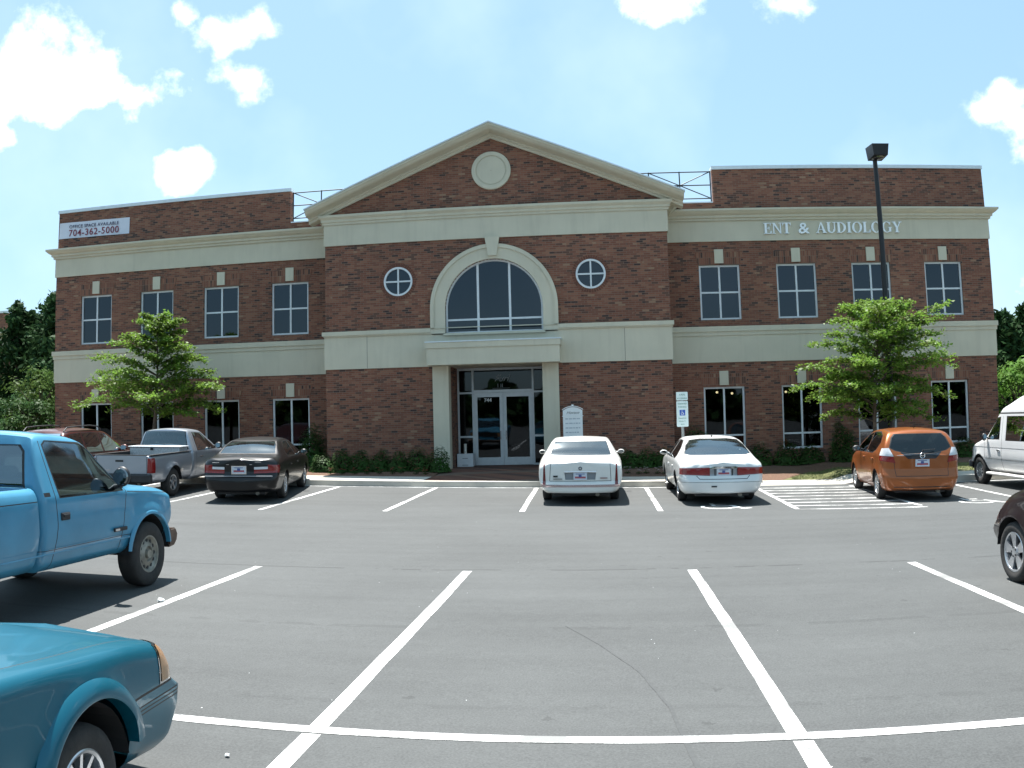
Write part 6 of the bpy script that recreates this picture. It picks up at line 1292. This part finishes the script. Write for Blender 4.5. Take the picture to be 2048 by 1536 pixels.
shrub('shrub', 11.0, .2, bedz(11, .2), .5, .5, 1.25, 'taller dark shrub against the wall behind the right tree', 2200, .06, LEAFD, 70)
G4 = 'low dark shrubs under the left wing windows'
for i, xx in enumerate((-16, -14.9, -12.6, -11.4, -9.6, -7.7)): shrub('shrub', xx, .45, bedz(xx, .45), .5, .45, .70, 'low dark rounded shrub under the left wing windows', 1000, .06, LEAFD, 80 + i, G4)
# small bedding flowers
FL = pm('flower_petals', (.55, .42, .44), .6, var=.3, vscale=20); FLR = pm('red_flower_petals', (.28, .06, .04), .6, var=.3, vscale=20)
r = random.Random(12); n_f = 0
def flower(x, y, mat, label, group):
    m = MB(); z = bedz(x, y)
    for i in range(7):
        a = r.uniform(0, 6.28); d = r.uniform(.02, .11); h = r.uniform(.10, .2); cx, cy = d * math.cos(a), d * math.sin(a); m.tube((0, 0, 0), (cx, cy, h), .004, .003, 4, mi=1)
        for k in range(5): b = k * 1.2566; m.add([(cx, cy, h), (cx + .028 * math.cos(b - .5), cy + .028 * math.sin(b - .5), h + .01), (cx + .04 * math.cos(b), cy + .04 * math.sin(b), h + .004), (cx + .028 * math.cos(b + .5), cy + .028 * math.sin(b + .5), h + .01)], [(0, 1, 2, 3)], 0)
        for k in range(4): b = r.uniform(0, 6.28); m.add([(0, 0, .02), (.07 * math.cos(b), .07 * math.sin(b), .05), (.1 * math.cos(b + .3), .1 * math.sin(b + .3), .03)], [(0, 1, 2)], 1)
    tag(m.build('flower', [mat, LEAFD], recalc=False, loc=(x, y, z)), label, 'flower', group)
for i in range(9): flower(3.45 + i * .27 + r.uniform(-.05, .05), -2.45 + r.uniform(-.15, .15), FL, 'pale pink bedding flower in front of the shrubs between the white sedans', 'pale flowers between the white sedans')
for i in range(9): flower(-4.7 + i * .36 + r.uniform(-.08, .08), -2.25 + r.uniform(-.12, .12), FLR, 'dull red bedding flower in front of the left entrance hedge', 'red flowers along the left entrance hedge')
# background trees
def conifer(x, y, H, rad, seed, label, n=5600):
    z0 = gz(x, min(y, KY)) - .15; root = empty('pine_tree', (x, y, z0), label, 'tree', 'tall pines behind the building'); g = np.random.default_rng(seed); r = random.Random(seed)
    w = MB(); w.tube((0, 0, 0), (0, 0, H * .5), .22, .13, 9); w.tube((0, 0, H * .5), (0, 0, H * .98), .13, .02, 7); P = []
    nb = 80
    for i in range(nb):
        f = (i + r.random()) / nb; z = H * (.06 + .93 * f); L = rad * (min(1, (1.04 - f) * 1.7)) ** .8 * r.uniform(.5, 1.15); a = r.uniform(0, 6.283)
        e = Vector((L * math.cos(a), L * math.sin(a), z + L * .25)); w.tube((0, 0, z), e, .03, .008, 4, caps=False)
        m = int(n / nb); t = g.random(m) ** .6; P.append(np.stack([e.x * t, e.y * t, z + L * .25 * t], 1) + g.normal(size=(m, 3)) * [.22, .22, .20] * (.5 + L / rad))
    w.build('trunk', BARK, root, smooth=60, recalc=False); leaf_quads(np.concatenate(P), .20, PINE, 'crown', root, seed, .1, elong=2.2); return root
PL = 'dark pine standing behind the left end of the building'; PR = 'dark pine standing behind the right end of the building'
for i, (x, y, H, rd) in enumerate([(-33.6, 20, 9.4, 2.0), (-31.4, 21, 10.0, 2.1), (-28.2, 17, 9.2, 2.2), (-26.2, 16, 9.0, 2.0), (-24.2, 14, 8.9, 2.1), (-35.6, 24, 9.3, 2.0), (-22.5, 18, 9.4, 2.4), (-29.8, 19, 9.6, 2.6), (-27.2, 20, 9.9, 2.5), (-25.2, 18, 9.6, 2.5), (-32.6, 23, 10.0, 2.6)]): conifer(x, y, H, rd, 100 + i, PL)
for i, (x, y, H, rd) in enumerate([(27.6, 21, 7.7, 1.9), (29.8, 22, 8.2, 2.0), (32.2, 22, 9.0, 2.0), (25.6, 24, 7.4, 1.9), (34.8, 24, 8.6, 2.1)]): conifer(x, y, H, rd, 120 + i, PR)
def bushy(x, y, H, rad, seed, label, mat=None, n=4200, size=.11):
    z0 = gz(x, min(y, KY)) - .12; root = empty('leafy_tree', (x, y, z0), label, 'tree'); g = np.random.default_rng(seed); r = random.Random(seed); w = MB(); w.tube((0, 0, 0), (0, 0, H * .6), .10, .05, 8); P = []
    for i in range(34):
        a = r.uniform(0, 6.283); f = r.random(); z = H * (.2 + .78 * f); L = rad * math.sqrt(max(.05, 1 - (f - .35) ** 2 * 1.9)) * r.uniform(.4, 1); e = Vector((L * math.cos(a), L * math.sin(a), z)); w.tube((0, 0, z * .6), e, .03, .01, 5, caps=False)
        m = n // 34; P.append(np.array(e) + g.normal(size=(m, 3)) * [.30, .30, .16] * rad * .62)
    w.build('trunk', BARK, root, smooth=60, recalc=False); P = np.concatenate(P); P[:, 2] = np.maximum(P[:, 2], .05); leaf_quads(P, size, mat or BUSH, 'crown', root, seed, .3); return root
bushy(-22.6, 8.0, 4.2, 1.7, 200, 'light green feathery small tree at the left corner of the building')
bushy(-25.0, 9.5, 3.0, 1.7, 201, 'low broad bush left of the feathery tree beyond the blue pickup', LEAFD)
bushy(-21.0, 5.0, 2.6, 1.3, 204, 'small dark bush beside the left end wall', LEAFD)
bushy(21.0, 7.2, 3.9, 1.5, 202, 'bright green tree beside the right end wall behind the van', LEAFB)
bushy(23.0, 8.5, 4.4, 1.7, 203, 'taller bright green tree at the right edge of the view', LEAFB)
# dark wood across the road behind the camera, mirrored in the windows
g = np.random.default_rng(77); n = 26000; xx = g.uniform(-80, 80, n); tops = 7 + 3 * np.sin(xx * .21) + 1.6 * np.sin(xx * .77 + 1); zz = g.random(n) * tops; yy = -72 + g.normal(size=n) * 2.2
tag(leaf_quads(np.stack([xx, yy, zz + .4], 1), .9, PINE, 'distant_wood', None, 77, .1, elong=1.4), 'distant dark wood mirrored in the ground floor glass', 'wood', kind='stuff')
# neighbouring brick building at the left edge
NB = empty('neighbouring_building', (-38.0, 24.2, 0), 'second brick building with cream bands just visible at the left edge', 'building')
NX = -38.0
m = MB(); m.box(-30, .0, 0, 20, -1, 9.8); m.build('wall', BRICK, NB)
m = MB(); m.box(-30.1, .1, -.1, 20, 3.3, 4.4); m.box(-30.25, .25, -.25, 20, 4.4, 4.6); m.build('belt_course', TRIM, NB)
m = MB(); m.box(-30.1, .1, -.1, 20, 7.3, 8.05); m.box(-30.35, .35, -.35, 20, 8.05, 8.25); m.box(-30.7, .7, -.7, 20, 8.25, 8.45); m.build('cornice', TRIM, NB)
m = MB(); m.box(-30.05, .05, -.05, 20, 9.8, 9.95); m.build('coping', METALT, NB)
for k in range(4):
    x = -3.2 - k * 3.2; m = MB(); m.box(x, x + 1.5, -.06, .0, 4.9, 6.7); f = m.build('window', WHITEF, NB); gl = MB(); gl.box(x + .08, x + 1.42, -.075, -.061, 4.98, 6.62); gl.build('pane', PANE_U, f)
    m = MB(); m.box(x, x + 1.5, -.06, .0, .6, 2.5); f = m.build('window', WHITEF, NB); gl = MB(); gl.box(x + .08, x + 1.42, -.075, -.061, .68, 2.42); gl.build('pane', PANE_U, f)
# litter on the asphalt
def litter(x, y, s, label, seed):
    g2 = random.Random(seed); m = MB(); m.ell((0, 0, s * .5), (s, s * .8, s * .55), 9, 6); m.v = [(a + g2.uniform(-.25, .25) * s, b + g2.uniform(-.25, .25) * s, max(0, c + g2.uniform(-.2, .2) * s)) for a, b, c in m.v]
    tag(m.build('litter', WHITEP, loc=(x, y, gz(x, y) + .006)), label, 'litter')
litter(-1.42, -18.42, .035, 'crumpled white litter lying beside the stall line near the blue pickup', 1)
litter(1.02, -22.14, .014, 'tiny scrap of pale litter on the asphalt right of the teal car', 2)
